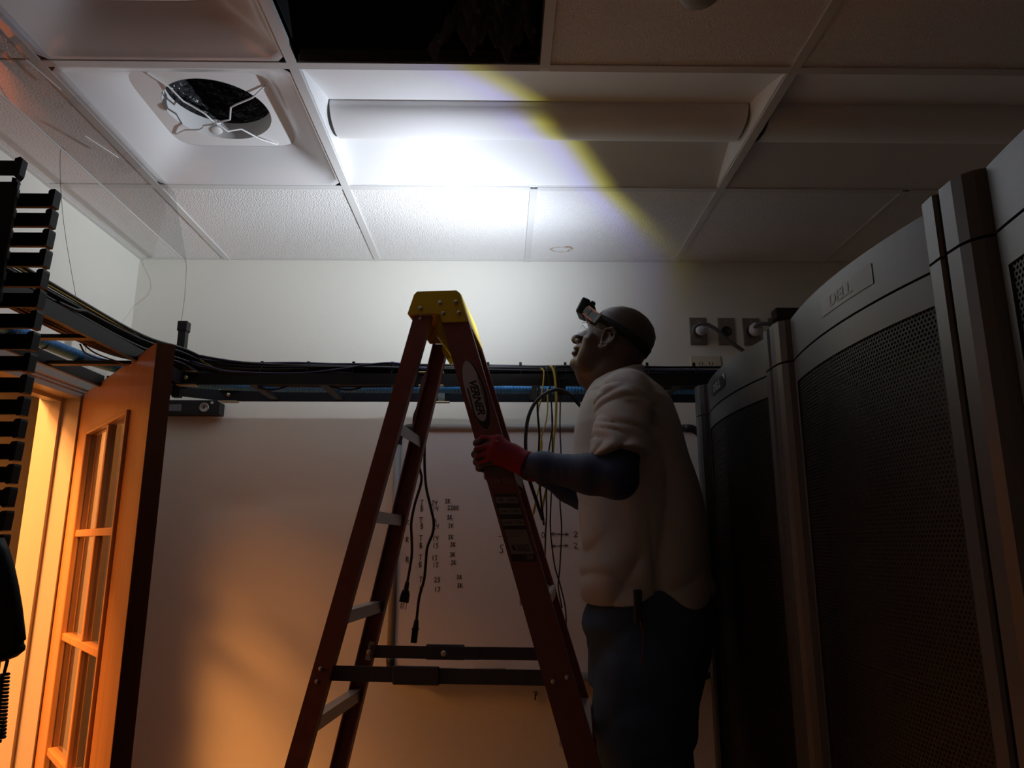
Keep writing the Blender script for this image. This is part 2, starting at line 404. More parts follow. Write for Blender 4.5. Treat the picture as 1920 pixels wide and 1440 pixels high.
troffer(2, 'white recessed ceiling light lit brightest above the ladder')
troffer(4, 'white recessed ceiling light in shade above the server racks')

def air_diffuser(cx, cy, label):
    t = empty('air_vent', (cx, cy, H), 0, label, 'air vent', 'square ceiling air vents')
    h = 0.296
    def sq(r, k, n=64):                                       # rounded square outline, k = corner power
        out = []
        for i in range(n):
            a = 2*math.pi*(i+.5)/n; c, s = math.cos(a), math.sin(a)
            d = (abs(c)**k+abs(s)**k)**(-1/k); out.append((r*d*c, r*d*s))
        return out
    rings = [(sq(h, 60), 0.001), (sq(h-.010, 60), 0.001), (sq(h-.014, 40), 0.004), (sq(.268, 14), 0.012), (sq(.235, 9), 0.030), (sq(.205, 7), 0.055), (sq(.186, 6.5), 0.074)]
    q = MB(); vs = [(x, y, z) for r, z in rings for x, y in r]; n = 64
    q.add(vs, [(i*n+k, i*n+(k+1) % n, (i+1)*n+(k+1) % n, (i+1)*n+k) for i in range(len(rings)-1) for k in range(n)], True)
    o = q.build('outer_cone', WHITEGLOSS, t); solid(o, 0.0015)
    flat = sq(.186, 6.5); q = MB()
    vs = [(x, y, .075) for x, y in flat]+[(.146*math.cos(2*math.pi*(i+.5)/n), .146*math.sin(2*math.pi*(i+.5)/n), .075) for i in range(n)]
    q.add(vs, [(k, (k+1) % n, n+(k+1) % n, n+k) for k in range(n)]); o = q.build('face_plate', WHITE, t)
    solid(o, 0.0015)
    q = MB(); q.lathe([(.147, .074), (.146, .125)], (0, 0, 0), n=48, cap=False); o = q.build('neck_collar', WHITE, t)
    solid(o, 0.002)
    q = MB(); pr = [(.149, .126), (.150, .14)]+[(.150+.006*(i % 2), .14+.012*i) for i in range(1, 18)]
    q.lathe(pr, (0, 0, 0), n=40, cap=False); q.build('flexible_duct', FOIL, t)
    q = MB(); q.lathe([(.001, .008), (.016, .008), (.019, .012), (.012, .022), (.006, .026), (.006, .034), (.012, .036), (.012, .040), (.001, .041)], (0, 0, 0), n=20); q.build('centre_knob', WHITE, t)
    for k in range(4):
        a = math.pi/4+k*math.pi/2+.18; c, s = math.cos(a), math.sin(a)
        R = lambda r, z, w: Vector((r*c-w*s, r*s+w*c, z))
        q = MB(); q.tube([R(.008, .034, 0), R(.045, .036, .012), R(.075, .052, -.008), R(.098, .052, -.008), R(.150, .062, .006), R(.205, .070, 0), R(.210, .075, 0)], .0026, 6)
        q.build('wire_arm', WHITE, t)
    return t
air_diffuser((XL[1]+XL[2])/2, (YL[1]+YL[2])/2, 'white square ceiling vent with its centre plate off, round duct and wire arms showing')
air_diffuser((XL[1]+XL[2])/2, (YL[2]+YL[3])/2, 'glossy white square ceiling vent cut by the top left edge of the photo')

# the open ceiling bay: a dark box with creased film pushed in one corner
x0, x1, y0, y1 = XL[2]+gb, XL[3]-gb, YL[3]+gb, YL[2]-gb
ob = empty('ceiling_opening', ((x0+x1)/2, (y0+y1)/2, H), 0, 'black open bay where a ceiling tile is missing, beside the glossy vent', 'ceiling opening')
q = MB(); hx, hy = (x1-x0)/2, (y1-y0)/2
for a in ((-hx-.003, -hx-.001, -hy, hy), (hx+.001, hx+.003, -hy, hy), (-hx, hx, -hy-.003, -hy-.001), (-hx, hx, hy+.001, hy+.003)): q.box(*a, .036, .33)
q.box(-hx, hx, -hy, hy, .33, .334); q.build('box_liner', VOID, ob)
RUST = mat('rusty_lip', (0.06, 0.035, 0.025), 0.6, vary=(30, 0.8))
q = MB(); q.box(-hx+.006, hx-.006, hy-.0012, hy-.0002, .004, .035); q.build('lip', RUST, ob)
MB().box(hx-.0012, hx-.0002, -hy+.01, hy-.01, .004, .035).build('lip', RUST, ob)
q = MB(); r2 = np.random.RandomState(3); ph = r2.rand(12)*6
def film(u, v):
    x = hx-.012-.26*(1-u)*(1-.55*v); y = hy-.012-.10*v*(1-.3*u)-.012*math.sin(9*u+ph[3])**2
    z = .036+.15*v+.022*math.sin(19*u+ph[0]+5*v)+.018*math.sin(31*v+ph[1]+9*u)+.012*math.sin(47*u-23*v+ph[2])+.010*abs(math.sin(33*u+41*v))
    return (x, y, z)
q.grid(film, 40, 40, False); q.build('creased_film', mat('creased_film', (.13, .125, .125), .2, spec=.8), ob)

# smoke detector by the top edge
sd = empty('smoke_detector', (.405, 1.262, H), 0, 'round white smoke detector on the ceiling tile at the top edge', 'smoke detector')
MB().lathe([(.001, 0), (.052, 0), (.054, -.010), (.050, -.016)], (0, 0, 0), n=32).build('base', WHITE, sd)
MB().lathe([(.046, -.016), (.044, -.030), (.034, -.040), (.001, -.043)], (0, 0, 0), n=32).build('dome', mat('detector_shade', (.30, .27, .22), .5), sd)

# clear acrylic air baffle hung under the border tiles, on two lines tied to the cable ladder
bf = empty('air_baffle', (-1.20, 2.0, 2.70), 0, 'clear acrylic air deflector hung along the ceiling above the door', 'air deflector')
q = MB(); a0, b0 = Vector((-1.075, 1.05, 2.733)), Vector((-1.225, 1.05, 2.688)); a1, b1 = Vector((-1.075, 2.18, 2.733)), Vector((-1.235, 2.66, 2.690))
up = Vector((.28, 0, .96))*.004; org = Vector((-1.20, 2.0, 2.70))
vs = [p-org for p in (a0, b0, b1, a1)]+[p-org+up for p in (a0, b0, b1, a1)]
q.add(vs, [(0, 1, 2, 3), (7, 6, 5, 4), (0, 4, 5, 1), (1, 5, 6, 2), (2, 6, 7, 3), (3, 7, 4, 0)]); q.build('clear_sheet', ACRYL, bf)
EDGE = mat('acrylic_edge_and_glint', (.62, .61, .60), .25)
q = MB(); q.bar(b0-org+Vector((-.003, 0, .001)), b1-org+Vector((-.003, 0, .001)), .004, .006, (0, 0, 1)); q.build('polished_edge', EDGE, bf)
MB().bar(Vector((-1.12, 1.50, 2.722))-org, Vector((-1.11, 1.62, 2.725))-org, .003, .003).build('sheet_glint', EDGE, bf)  # this pale bar and the next paint the shine on the sheet
MB().bar(Vector((-1.150, 1.80, 2.708))-org, Vector((-1.125, 1.93, 2.716))-org, .003, .003).build('sheet_glint', EDGE, bf)
WIRE = mat('thin_wire', (.05, .05, .05), .5)
def line(pts, r, name, m, label, cat, group=None, n=6):
    q = MB().tube(pts, r, n); c = Vector(pts[0]); return q.build(name, m, origin=c, label=label, cat=cat, group=group)
bp1 = b0.lerp(b1, .505); bp2 = b1
line(bez([bp1+Vector((-.006, 0, .012)), bp1+Vector((-.014, -.01, -.005)), bp1+Vector((-.012, .05, -.2)), Vector((-1.215, 2.05, 2.16))], 6), .0007, 'hanging_wire', WIRE, 'thin wire dropping from the middle of the clear ceiling deflector', 'wire', 'deflector wires', 5)
line(bez([bp2+Vector((-.006, -.012, .012)), bp2+Vector((.004, -.005, -.02)), bp2+Vector((.012, -.01, -.18)), Vector((-1.075, 2.30, 2.17))], 6), .0007, 'hanging_wire', WIRE, 'thin wire dropping past the back corner to the black post', 'wire', 'deflector wires', 5)

# ------------------------------------------------------------------ doorway: casing, hallway trim and the glazed door standing open
door = empty('door_1', (LX, 2.4997, 0), 0, 'wooden glazed door standing half open in the left doorway', kind='structure')
D0 = Vector((LX, 2.4997, 0))
def L_(p): return Vector(p)-D0
q = MB()
for y0, y1 in ((DY1-.002, DY1+.028), (DY0-.028, DY0+.002)):
    pass
jy = DY1
q = MB(); q.box(-.135, 0.006, jy-.022-D0.y, jy-D0.y, 0, DZ); q.build('hinge_jamb', TRIM, door)
q = MB(); q.box(-.090, -.052, jy-.036-D0.y, jy-.022-D0.y, 0, DZ-.022); q.build('door_stop', TRIM, door)
q = MB(); q.box(-.135, 0.006, DY0-D0.y, DY0+.022-D0.y, 0, DZ); q.build('latch_jamb', TRIM, door)
q = MB(); q.box(-.135, 0.006, DY0+.022-D0.y, jy-.022-D0.y, DZ-.022, DZ); q.build('head_jamb', TRIM, door)
q = MB(); q.box(-.090, -.052, DY0+.022-D0.y, jy-.036-D0.y, DZ-.036, DZ-.022); q.build('door_stop', TRIM, door)
for s in (1,):                                                # casing on the room side, moulded
    for a, b in ((jy+.036, jy+.100), (DY0-.060, DY0+.004)):
        q = MB(); q.box(0, .012, a-D0.y, b-D0.y, 0, DZ+.060); q.box(.012, .020, a+.010-D0.y, b-.004-D0.y, 0, DZ+.050, .003); q.build('casing', TRIM, door)
    q = MB(); q.box(0, .012, DY0+.004-D0.y, jy+.036-D0.y, DZ-.002, DZ+.060); q.box(.012, .020, DY0+.004-D0.y, jy+.036-D0.y, DZ+.008, DZ+.050, .003); q.build('casing', TRIM, door)
# leaf frame: d along the leaf, n towards the hallway side that the camera sees
dd = Vector((.6441, -.7650, 0)); nn = Vector((-.7650, -.6441, 0)); zz = Vector((0, 0, 1))
LW, TH, LZ0, LZ1 = .900, .045, .012, 2.123
def leafbox(q, s0, s1, z0, z1, t0=-TH, t1=0.0, bev=0.0):
    return q.obox(dd*(s0+s1)/2+nn*(t0+t1)/2+zz*(z0+z1)/2, dd, nn, zz, (s1-s0)/2, (t1-t0)/2, (z1-z0)/2, bev)
G0, G1, GT, GB = .190, .705, 1.972, .235
leafbox(MB(), .004, G0, LZ0, LZ1).build('hinge_stile', WOOD, door)
q = leafbox(MB(), G1, LW-.002, LZ0, LZ1); q.build('latch_stile', WOOD, door)
leafbox(MB(), LW-.002, LW, LZ0, LZ1, -TH, -.0005).build('shaded_edge', WOODD, door, label='door edge coloured dark for its shade')
leafbox(MB(), G0, G1, GT, LZ1).build('top_rail', WOOD, door)
leafbox(MB(), G0, G1, LZ0, GB).build('bottom_rail', WOOD, door)
leafbox(MB(), LW, LW+.0015, .985, 1.045, -TH+.009, -.009).build('latch_plate', CHROME, door)
q = MB()
for a in ((G0, G0+.012, GB, GT), (G1-.012, G1, GB, GT)): leafbox(q, *a, -.008, .010, .003)
for a in ((G0+.012, G1-.012, GT-.012, GT), (G0+.012, G1-.012, GB, GB+.012)): leafbox(q, *a, -.008, .010, .003)
q.build('glazing_bead', WOOD, door)
mz = [1.645, 1.335, 1.010, .70, .45]; mc = (G0+G1)/2+.02
zs = [GT]+mz+[GB]
for z in mz: leafbox(MB(), G0+.012, G1-.012, z-.011, z+.011, -.034, .004, .003).build('muntin', WOOD, door)
for i in range(len(zs)-1):
    leafbox(MB(), mc-.010, mc+.010, zs[i+1]+.011, zs[i]-.011, -.034, .004, .003).build('muntin', WOOD, door)
    for a, b in ((G0+.002, mc-.010), (mc+.010, G1-.002)):
        leafbox(MB(), a, b, zs[i+1]+.010, zs[i]-.010, -.012, -.008).build('glass_pane', GLASS, door)
for z in (.25, 1.05, 1.88):
    MB().lathe([(.001, -.05), (.006, -.05), (.006, .05), (.001, .05)], nn*(-TH-.004)+zz*z+dd*.0, n=10).build('hinge', CHROME, door)

# ------------------------------------------------------------------ server racks along the right
RACKX = 0.56
def rack(ynear, label, badge):
    W = .594
    t = empty('server_rack', (RACKX, ynear, 0), 0, label, 'server rack', 'row of black server racks')
    TOP, SEAM = 2.055, 1.968
    MB().box(.062, 1.02, .006, W-.006, .04, 2.035).build('cabinet', RACKD, t)
    for a in (.03, W-.07):
        for b in (.10, .92): MB().box(b, b+.04, a, a+.04, 0, .04).build('foot', RACKD, t)
    # end posts: flat lit face, rounded towards the door, deep side on the near side
    far = [(.062, W), (.004, W), (0, W-.005), (0, W-.030), (.004, W-.045), (.013, W-.056), (.028, W-.064), (.062, W-.066)]
    near = [(.062, 0), (.004, 0), (0, .004), (.002, .030), (.006, .038), (.020, .041), (.062, .042)]
    for nm, poly in (('corner_post', far), ('corner_post', near)):
        MB().prism(poly, lambda p, q_, tt: (p, q_, tt), .02, SEAM-.002).build(nm, RACK, t)
        MB().prism(poly, lambda p, q_, tt: (p, q_, tt), SEAM+.002, TOP).build('post_cap', RACK, t)
    # bowed door: header band, frame and perforated sheet
    ya, yb = .044, W-.068
    def bow(v): return .020-.022*(1-(2*v-1)**2)
    N = 20
    def band(z0, z1, name, m, off=0.0, v0=0, v1=1, th=.012):
        q = MB(); pts = [v0+(v1-v0)*i/N for i in range(N+1)]
        poly = [(bow(v)+off, ya+(yb-ya)*v) for v in pts]+[(bow(v)+off+th, ya+(yb-ya)*v) for v in reversed(pts)]
        q.prism(poly, lambda p, q_, tt: (p, q_, tt), z0, z1); return q.build(name, m, t)
    band(SEAM+.002, TOP-.003, 'door_header', RACK)
    band(SEAM-.046, SEAM-.002, 'door_rail', RACK)
    band(.03, .10, 'door_rail', RACK)
    band(.10, SEAM-.046, 'door_stile', RACK, 0, 0, .022)
    band(.10, SEAM-.046, 'door_stile', RACK, 0, .972, 1)
    q = MB(); q.grid(lambda u, v: (bow(.022+.95*u)+.003, ya+(yb-ya)*(.022+.95*u), .10+(SEAM-.146)*v), 20, 1); q.build('perforated_door', PERF, t)
    # a few server fronts deep behind the perforation
    for k in range(9):
        MB().box(.056, .061, .06, W-.08, .35+k*.16, .35+k*.16+.10).build('server_front', RACKD, t)
    # nameplate
    vc = {'dark': .66, 'grey': .44}[badge]; hw = .070 if badge == 'dark' else .085
    def onface(x, y, off=.0006):                             # text plane on the bowed header, reading from the aisle
        v = vc - x/(yb-ya); return (bow(v)-off, ya+(yb-ya)*v, 2.013+y)
    q = MB(); q.grid(lambda u, v: onface((2*u-1)*hw, (2*v-1)*.0165, .001), 8, 1)
    bm_ = mat('badge_black', (.012, .012, .013), .3) if badge == 'dark' else mat('badge_grey', (.16, .17, .175), .3)
    q.build('badge', bm_, t)
    lm = mat('badge_letter_silver', (.55, .55, .55), .35) if badge == 'dark' else mat('badge_letter_grey', (.10, .105, .11), .35)
    text_mesh('DELL', .036, lambda x, y: onface(x-.012, y*.8, .0016), 'badge_lettering', lm, t, .0005)
    if badge == 'dark':
        MB().add([onface(hw-.022, .017, .0016), onface(hw-.002, .017, .0016), onface(hw-.002, .001, .0016)], [(0, 1, 2)]).build('badge_corner', lm, t)
    return t
rack(1.452, 'black server rack at the far end with a dark nameplate, beside the whiteboard', 'dark')
rack(.852, 'black server rack in the middle of the row, grey nameplate on its bowed top', 'grey')
rack(.252, 'nearest black server rack, cut by the right edge of the photo', 'grey')

# ------------------------------------------------------------------ cable ladders and what lies on them
NY, FYR, TZ0, TZ1 = 2.255, 2.525, 2.108, 2.146
AX, WX = -1.018, -1.298
ZINC = mat('zinc_clip', (.62, .55, .36), .35, .9)
bt = empty('cable_ladder', (0.2, 2.39, TZ0), 0, 'black cable ladder running along the back wall behind the stepladder', 'cable ladder')
o3 = Vector((0.2, 2.39, TZ0)); R3 = lambda *p: Vector(p)-o3
def rel(o3):
    def f(a): return (a[0]-o3.x, a[1]-o3.x, a[2]-o3.y, a[3]-o3.y, a[4]-o3.z, a[5]-o3.z)
    return f
rb = rel(o3)
MB().box(*rb((-1.055, 1.98, NY-.005, NY+.005, TZ0, TZ1))).build('rail', BLACK, bt)
MB().box(*rb((-.985, 1.98, FYR-.005, FYR+.005, TZ0, TZ1))).build('rail', BLACK, bt)
xr = at(622, 735, y=2.39).x
for k in range(-4, 9):
    x = xr+.229*k
    if x < -1.0 or x > 1.9: continue
    MB().box(*rb((x-.013, x+.013, NY+.005, FYR-.005, TZ0+.004, TZ0+.014))).build('rung', BLACK, bt)
for k in (1,):
    xs = at(815, 715, y=NY).x
    for y in (NY-.007, FYR-.007):
        q = MB()
        for z0, z1 in ((TZ1-.001, TZ1+.004), (TZ0-.005, TZ0-.001)):
            q.box(*rb((xs-.05, xs+.03, y-.012, y+.014, z0, z1)), .002)
        q.box(*rb((xs-.012, xs+.012, y-.004, y+.001, TZ0-.004, TZ1+.004))); q.build('splice_clip', ZINC, bt)
# corner: slanted brace with its own clips, and two wall brackets
q = MB(); q.bar(R3(-1.285, 2.30, 2.127), R3(-.985, 2.525, 2.127), .010, .038); q.build('corner_brace', BLACK, bt)
for x, y in ((-1.0, NY-.007), (-.965, FYR-.007)):
    q = MB()
    for z0, z1 in ((TZ1-.001, TZ1+.004), (TZ0-.006, TZ0-.001)): q.box(*rb((x-.03, x+.03, y-.012, y+.014, z0, z1)), .002)
    q.lathe([(.001, 0), (.006, 0), (.006, .006), (.001, .006)], R3(x, y-.012, 2.127), (0, -1, 0), 10); q.build('splice_clip', ZINC, bt)
for x in (1.2,):
    q = MB(); q.box(*rb((x-.015, x+.015, FYR+.005, BY, TZ0-.004, TZ0))); q.box(*rb((x-.015, x+.015, BY-.005, BY, TZ0-.09, TZ0-.004))); q.build('wall_bracket', BLACK, bt)
lt = empty('cable_ladder', (-1.158, 1.6, TZ0), 0, 'black cable ladder on the left, running over the doorway towards the camera', 'cable ladder')
o4 = Vector((-1.158, 1.6, TZ0)); rl = rel(o4)
for x, y1 in ((AX, NY-.008), (WX, 2.30)):
    q = MB(); q.box(*rl((x-.005, x+.005, .55, y1, TZ0, TZ1))); q.build('rail', BLACK, lt)
for k in range(-4, 2):
    y = 1.750+.265*k
    MB().box(*rl((WX+.005, AX-.005, y-.013, y+.013, TZ0+.004, TZ0+.014))).build('rung', BLACK, lt)
q = MB(); q.box(*rl((LX+.001, WX-.005, 1.30, 1.33, TZ0+.0, TZ0+.006))); q.box(*rl((LX+.001, WX-.005, .70, .73, TZ0, TZ0+.006))); q.build('wall_bracket', BLACK, lt)
pst = empty('rail_post', (-1.040, 2.272, 2.07), 0, 'square black post with a cap standing up at the ladder corner above the door', 'post')
MB().box(-.012, .012, -.012, .012, .0, .218).build('tube', BLACK, pst)
MB().box(-.016, .016, -.016, .016, .218, .252, .003).build('cap', BLACKPL, pst)
MB().box(-.020, .020, .012, .018, .03, .08).build('clamp', BLACK, pst)

# black data cables tied in one long bundle
cb = empty('cable_bundle', (0, 2.35, 2.13), 0, 'long bundle of black cables tied along the back cable ladder', 'cable bundle')
ob_ = Vector((0, 2.35, 2.13))
r1 = np.random.RandomState(11)
for k in range(44):
    row = k % 11; lay = k//11
    if lay == 3 and row > 5: continue
    y = NY+.013+row*.0082+r1.uniform(-.002, .002); z = TZ0+.022+lay*.0125+(.010 if lay >= 2 else 0)
    pts = []; ph = r1.rand()*6; ph2 = r1.rand()*6
    xs_ = np.linspace(-.98, 1.85, 40)
    lift = .026
    for x in xs_:
        e = max(0, 1-(x+.98)/.28)
        pts.append((x, y+.006*math.sin(2.6*x+ph)+.02*e, z+.0055*math.sin(3.3*x+ph2)+lift*e*e-.010*min(1, max(0, (x-.25)/.3))))
    # back end turns the corner onto the left ladder
    xl = AX-.012-(row*.0105)-r1.uniform(0, .003)
    turn = bez([(xl, .60, z+.010), (xl, 1.3, z+.012+.006*math.sin(ph)), (xl-.004, 1.95, z+.018), (xl+.02, 2.20, z+lift+.012), pts[0]], 7)[:-1]
    m_ = NAVC if k in (34, 37, 41) else BLKC
    MB().tube([Vector(p)-ob_ for p in list(turn)+pts], .0042 if m_ is BLKC else .0038, 6).build('cable', m_, cb)
# a loose navy strand that crosses the pile twice
pts = [at(330, 668, y=2.27), at(360, 678, y=2.245), at(400, 690, y=2.243), at(440, 698, y=2.246), at(560, 700, y=2.262), at(640, 692, y=2.250), at(690, 684, y=2.250), at(740, 681, y=2.252), at(790, 690, y=2.26), at(900, 694, y=2.27)]
MB().tube([p-ob_ for p in bez(pts, 6)], .0036, 6).build('cable', NAVC, cb, label='navy blue loose strand')
pts = [at(325, 652, y=2.30), at(350, 662, y=2.29), at(410, 674, y=2.28), at(470, 681, y=2.28), at(560, 681, y=2.28), at(650, 684, y=2.28), at(760, 683, y=2.285)]
MB().tube([p-ob_ for p in bez(pts, 6)], .0048, 6).build('cable', NAVC, cb)
for px in (490, 577, 662, 735, 915, 976, 1060, 1214, 1302):
    p = at(px, 690, y=NY+.02); q = MB()
    pr = [Vector((p.x, NY+.008, TZ1+.001)), Vector((p.x+.002, NY+.008, TZ1+.012)), Vector((p.x+.004, NY+.03, TZ1+.040)), Vector((p.x+.004, NY+.09, TZ1+.040)), Vector((p.x, NY+.13, TZ1+.005))]
    q.tube([v-ob_ for v in bez(pr, 4)], .0016, 5); q.box(p.x-.004-ob_.x, p.x+.004-ob_.x, NY+.022-ob_.y, NY+.030-ob_.y, TZ1+.036-ob_.z, TZ1+.046-ob_.z); q.build('zip_tie', BLACKPL, cb)

# corrugated blue conduit lying on the rungs of both ladders
bc = empty('flexible_conduit', (0.2, 2.42, 2.14), 0, 'bright blue corrugated conduit lying in the cable ladder under the black cables', 'conduit')
path = bez([(-1.245, .62, 2.140), (-1.240, 1.3, 2.140), (-1.235, 1.75, 2.140), (-1.20, 2.12, 2.141), (-1.08, 2.36, 2.143), (-.88, 2.43, 2.142), (-.6, 2.445, 2.1405), (0, 2.45, 2.1395), (.6, 2.45, 2.1395), (1.3, 2.45, 2.1395), (1.9, 2.45, 2.1395)], 60)
Ls = [0]
for a, b in zip(path, path[1:]): Ls.append(Ls[-1]+(b-a).length)
fine = []; rr = []; n_ = int(Ls[-1]/.0028); j = 0
for i in range(n_):
    d = i*.0028
    while Ls[j+1] < d: j += 1
    f = (d-Ls[j])/(Ls[j+1]-Ls[j]); fine.append(path[j].lerp(path[j+1], f)-Vector((0.2, 2.42, 2.14))); rr.append(.0170 if (i//2) % 2 else .0150)
MB().tube(fine, rr, 12).build('tube', BLUE, bc)
for y in (1.88, 1.2):
    q = MB().lathe([(.0176, -.003), (.0186, -.003), (.0186, .003), (.0176, .003), (.0176, -.003)], Vector((-1.232, y, 2.140))-Vector((0.2, 2.42, 2.14)), (0, 1, 0), 16, cap=False); q.build('zip_tie', BLACKPL, bc)
for px0 in (480, 625):
    pts = [at(px0-20, 716, y=2.33), at(px0, 726, y=2.32), at(px0+25, 731, y=2.32), at(px0+50, 727, y=2.32), at(px0+70, 716, y=2.33)]
    c0 = pts[0]; MB().tube([p-c0 for p in bez(pts, 6)], .003, 6).build('drooping_cable', BLKC, origin=None, label=None).location = c0
lab = ['thin black cable sagging below the rail over the left of the conduit', 'thin black cable sagging below the rail nearer the stepladder']
for o, l in zip([o for o in bpy.data.objects if o.name.startswith('drooping_cable')], lab): tag(o, l, 'cable', 'cables sagging through the ladder')

# yellow cables on the left ladder
for k, (dx, dz) in enumerate(((.0, .052), (-.012, .058), (-.024, .050))):
    pts = bez([(AX-.020+dx, .62, TZ0+.03+dz), (AX-.018+dx, 1.4, TZ0+.028+dz), (AX-.02+dx, 1.85, TZ0+.030+dz), (AX-.03+dx, 2.05, TZ0+.038+dz), (AX-.02+dx*.5, 2.20, TZ0+.045+dz), (AX+.03, 2.28-dx, TZ0+.050+dz*.8), (AX+.10, 2.30-dx, TZ0+.05)], 7)
    c0 = pts[0]; MB().tube([p-c0 for p in pts], .0034, 6).build('yellow_cable', YELC, origin=None, label=('yellow cable lying nearest the aisle rail of the left ladder', 'yellow cable lying highest on the left ladder cables', 'yellow cable lying deepest on the left ladder, towards the door')[k], cat='cable', group='yellow cables on the left ladder').location = c0
pts = bez([at(108, 566, y=1.60), at(140, 580, y=1.66), at(160, 583, y=1.72), at(180, 595, y=1.80), at(195, 617, y=1.92), at(200, 625, y=1.98)], 8)
c0 = pts[0]; MB().tube([p-c0 for p in pts], .0042, 6).build('black_cable', BLKC, origin=None, label='black cable arching above the left cable ladder rail', cat='cable').location = c0
for k, pts in enumerate(([at(150, 645, z=2.118), at(160, 662, z=2.100), at(185, 673, z=2.098), at(215, 677, z=2.104), at(240, 684, z=2.118)],
                         [at(156, 645, z=2.116), at(175, 660, z=2.104), at(200, 671, z=2.106), at(235, 682, z=2.118)])):
    pts = bez(pts, 8); c0 = pts[0]
    MB().tube([p-c0 for p in pts], .0022, 6).build('black_cable', BLKC, origin=None, label=('thin black cable sagging lowest under the left ladder, above the door corner', 'thin black cable sagging less, just above the lowest one by the door')[k], cat='cable', group='thin cables under the left ladder').location = c0

# cables hanging from the back ladder
def hang(name, px, r, m, label, y=2.236, group=None, cat='cable', parent=None):
    pts = [at(a, b, y=(y if i else y+.004)) for i, (a, b) in enumerate(px)]
    v = bez(pts, 6); c0 = v[0].copy()
    o = MB().tube([p-c0 for p in v], r, 7).build(name, m, label=label, cat=cat, group=group); o.location = c0; return o
hang('yellow_cable', [(1014, 690), (1020, 700), (1015, 745), (1009, 770), (1009, 800), (1016, 830), (1014, 855), (1017, 885), (1008, 925), (1001, 965)], .0026, YELC, 'leftmost yellow cable hanging from the back ladder, thin, passing behind the forearm')
hang('yellow_cable', [(1032, 686), (1039, 698), (1043, 740), (1042, 790), (1037, 840), (1036, 880), (1024, 920), (1016, 955)], .0040, YELC, 'thickest yellow cable hanging from the back ladder near the face', 2.232)
hang('yellow_cable', [(1026, 728), (1027, 760), (1024, 790), (1015, 822), (1013, 862), (1012, 905), (1003, 945), (998, 972)], .0022, YELC, 'thin yellow cable crossing between the other two hanging yellow cables', 2.226)
hang('black_cable', [(1025, 688), (1032, 730), (1034, 760), (1036, 790), (1033, 820), (1027, 860), (1024, 900), (1025, 960), (1023, 1000), (1022, 1042)], .0024, BLKC, 'black hanging cable between two yellow ones, ending by the arrows', 2.222)
hang('black_cable', [(1040, 687), (1050, 725), (1050, 800), (1052, 850), (1053, 900), (1050, 940), (1053, 990), (1050, 1060), (1047, 1100), (1054, 1140)], .0022, BLKC, 'rightmost thin black cable hanging in front of the whiteboard', 2.230)
hang('black_cable', [(1034, 745), (1036, 870), (1034, 920), (1032, 990), (1040, 1060), (1050, 1095), (1060, 1140), (1062, 1185)], .0022, BLKC, 'long thin black cable curving down past the stepladder steps', 2.218)
hang('black_cable', [(1008, 728), (1008, 770), (1011, 810), (1010, 860), (1012, 910), (1016, 950), (1020, 985)], .0034, BLKC, 'black hanging cable twisted with the thin yellow ones', 2.214)
hang('black_hose', [(1092, 766), (1070, 742), (1050, 731), (1028, 735), (1006, 752), (992, 778), (986, 812), (986, 850), (990, 890), (1006, 940), (1018, 975)], .0058, BLKC, 'thick black hose looping down from the ladder behind the wrist', 2.205)
q = MB(); p = at(1050, 725, y=NY-.012)
q.box(-.018, .018, -.004, .004, -.03, .028, .002); o = q.build('cable_wrap', BLACKPL, label='black strap wrapped round the back ladder where cables hang', cat='strap'); o.location = p

# two black power cords hanging behind the stepladder
def power_cord(name, px, label, kind):
    y = 2.222; pts = [at(a, b, y=y) for a, b in px]; t = empty(name, pts[0], 0, label, 'power cord'); c0 = pts[0]
    MB().tube([p-c0 for p in bez(pts, 6)], .0042, 8).build('cord', BLKC, t)
    e = pts[-1]-c0; d = (pts[-1]-pts[-2]).normalized(); sx = Vector((1, 0, 0)); sx = (sx-d*d.x).normalized(); sy = d.cross(sx)
    def fr(a, b, c): return e+sx*a+sy*b+d*c
    q = MB()
    if kind == 'plug':
        q.lathe([(.004, 0), (.0065, .004), (.0075, .026), (.009, .030)], e, d, 12)
        prof = [(-.009, .026), (.009, .026), (.013, .038), (.0135, .060), (-.0135, .060), (-.012, .038)]
        q.prism(prof, lambda p, z, t_: fr(p, t_, z), -.009, .009); q.build('plug_body', BLACKPL, t)
        for a in (-.0062, .0006): q2 = MB().obox(fr(a, 0, .069), sx, sy, d, .0022, .0009, .0095); q2.build('blade', CHROME, t)
        MB().tube([fr(.0088, 0, .059), fr(.0088, 0, .081)], .0016, 8).build('ground_pin', CHROME, t)
    else:
        q.lathe([(.0045, -.002), (.0065, .002), (.0085, .020), (.0085, .024)], e, d, 12)
        q.prism([(-.010, .0235), (.010, .0235), (.010, .027), (.0085, .028), (.0085, .064), (-.0085, .064), (-.0085, .028), (-.010, .027)], lambda p, z, t_: fr(p, t_, z), -.011, .011)
        q.build('socket_body', BLACKPL, t)
    return t
power_cord('power_cable', [(806, 690), (792, 718), (784, 760), (776, 785), (777, 830), (786, 875), (790, 902), (778, 944), (771, 980), (772, 1013), (772, 1040), (768, 1067), (764, 1090)], 'black power cord ending in a three pin plug before the whiteboard', 'plug')
power_cord('power_cable', [(812, 690), (803, 740), (797, 810), (796, 870), (799, 913), (807, 949), (813, 978), (811, 1000), (801, 1027), (798, 1058), (795, 1087), (786, 1120), (781, 1162)], 'black power cord ending in a plain socket connector, hanging lowest', 'socket')

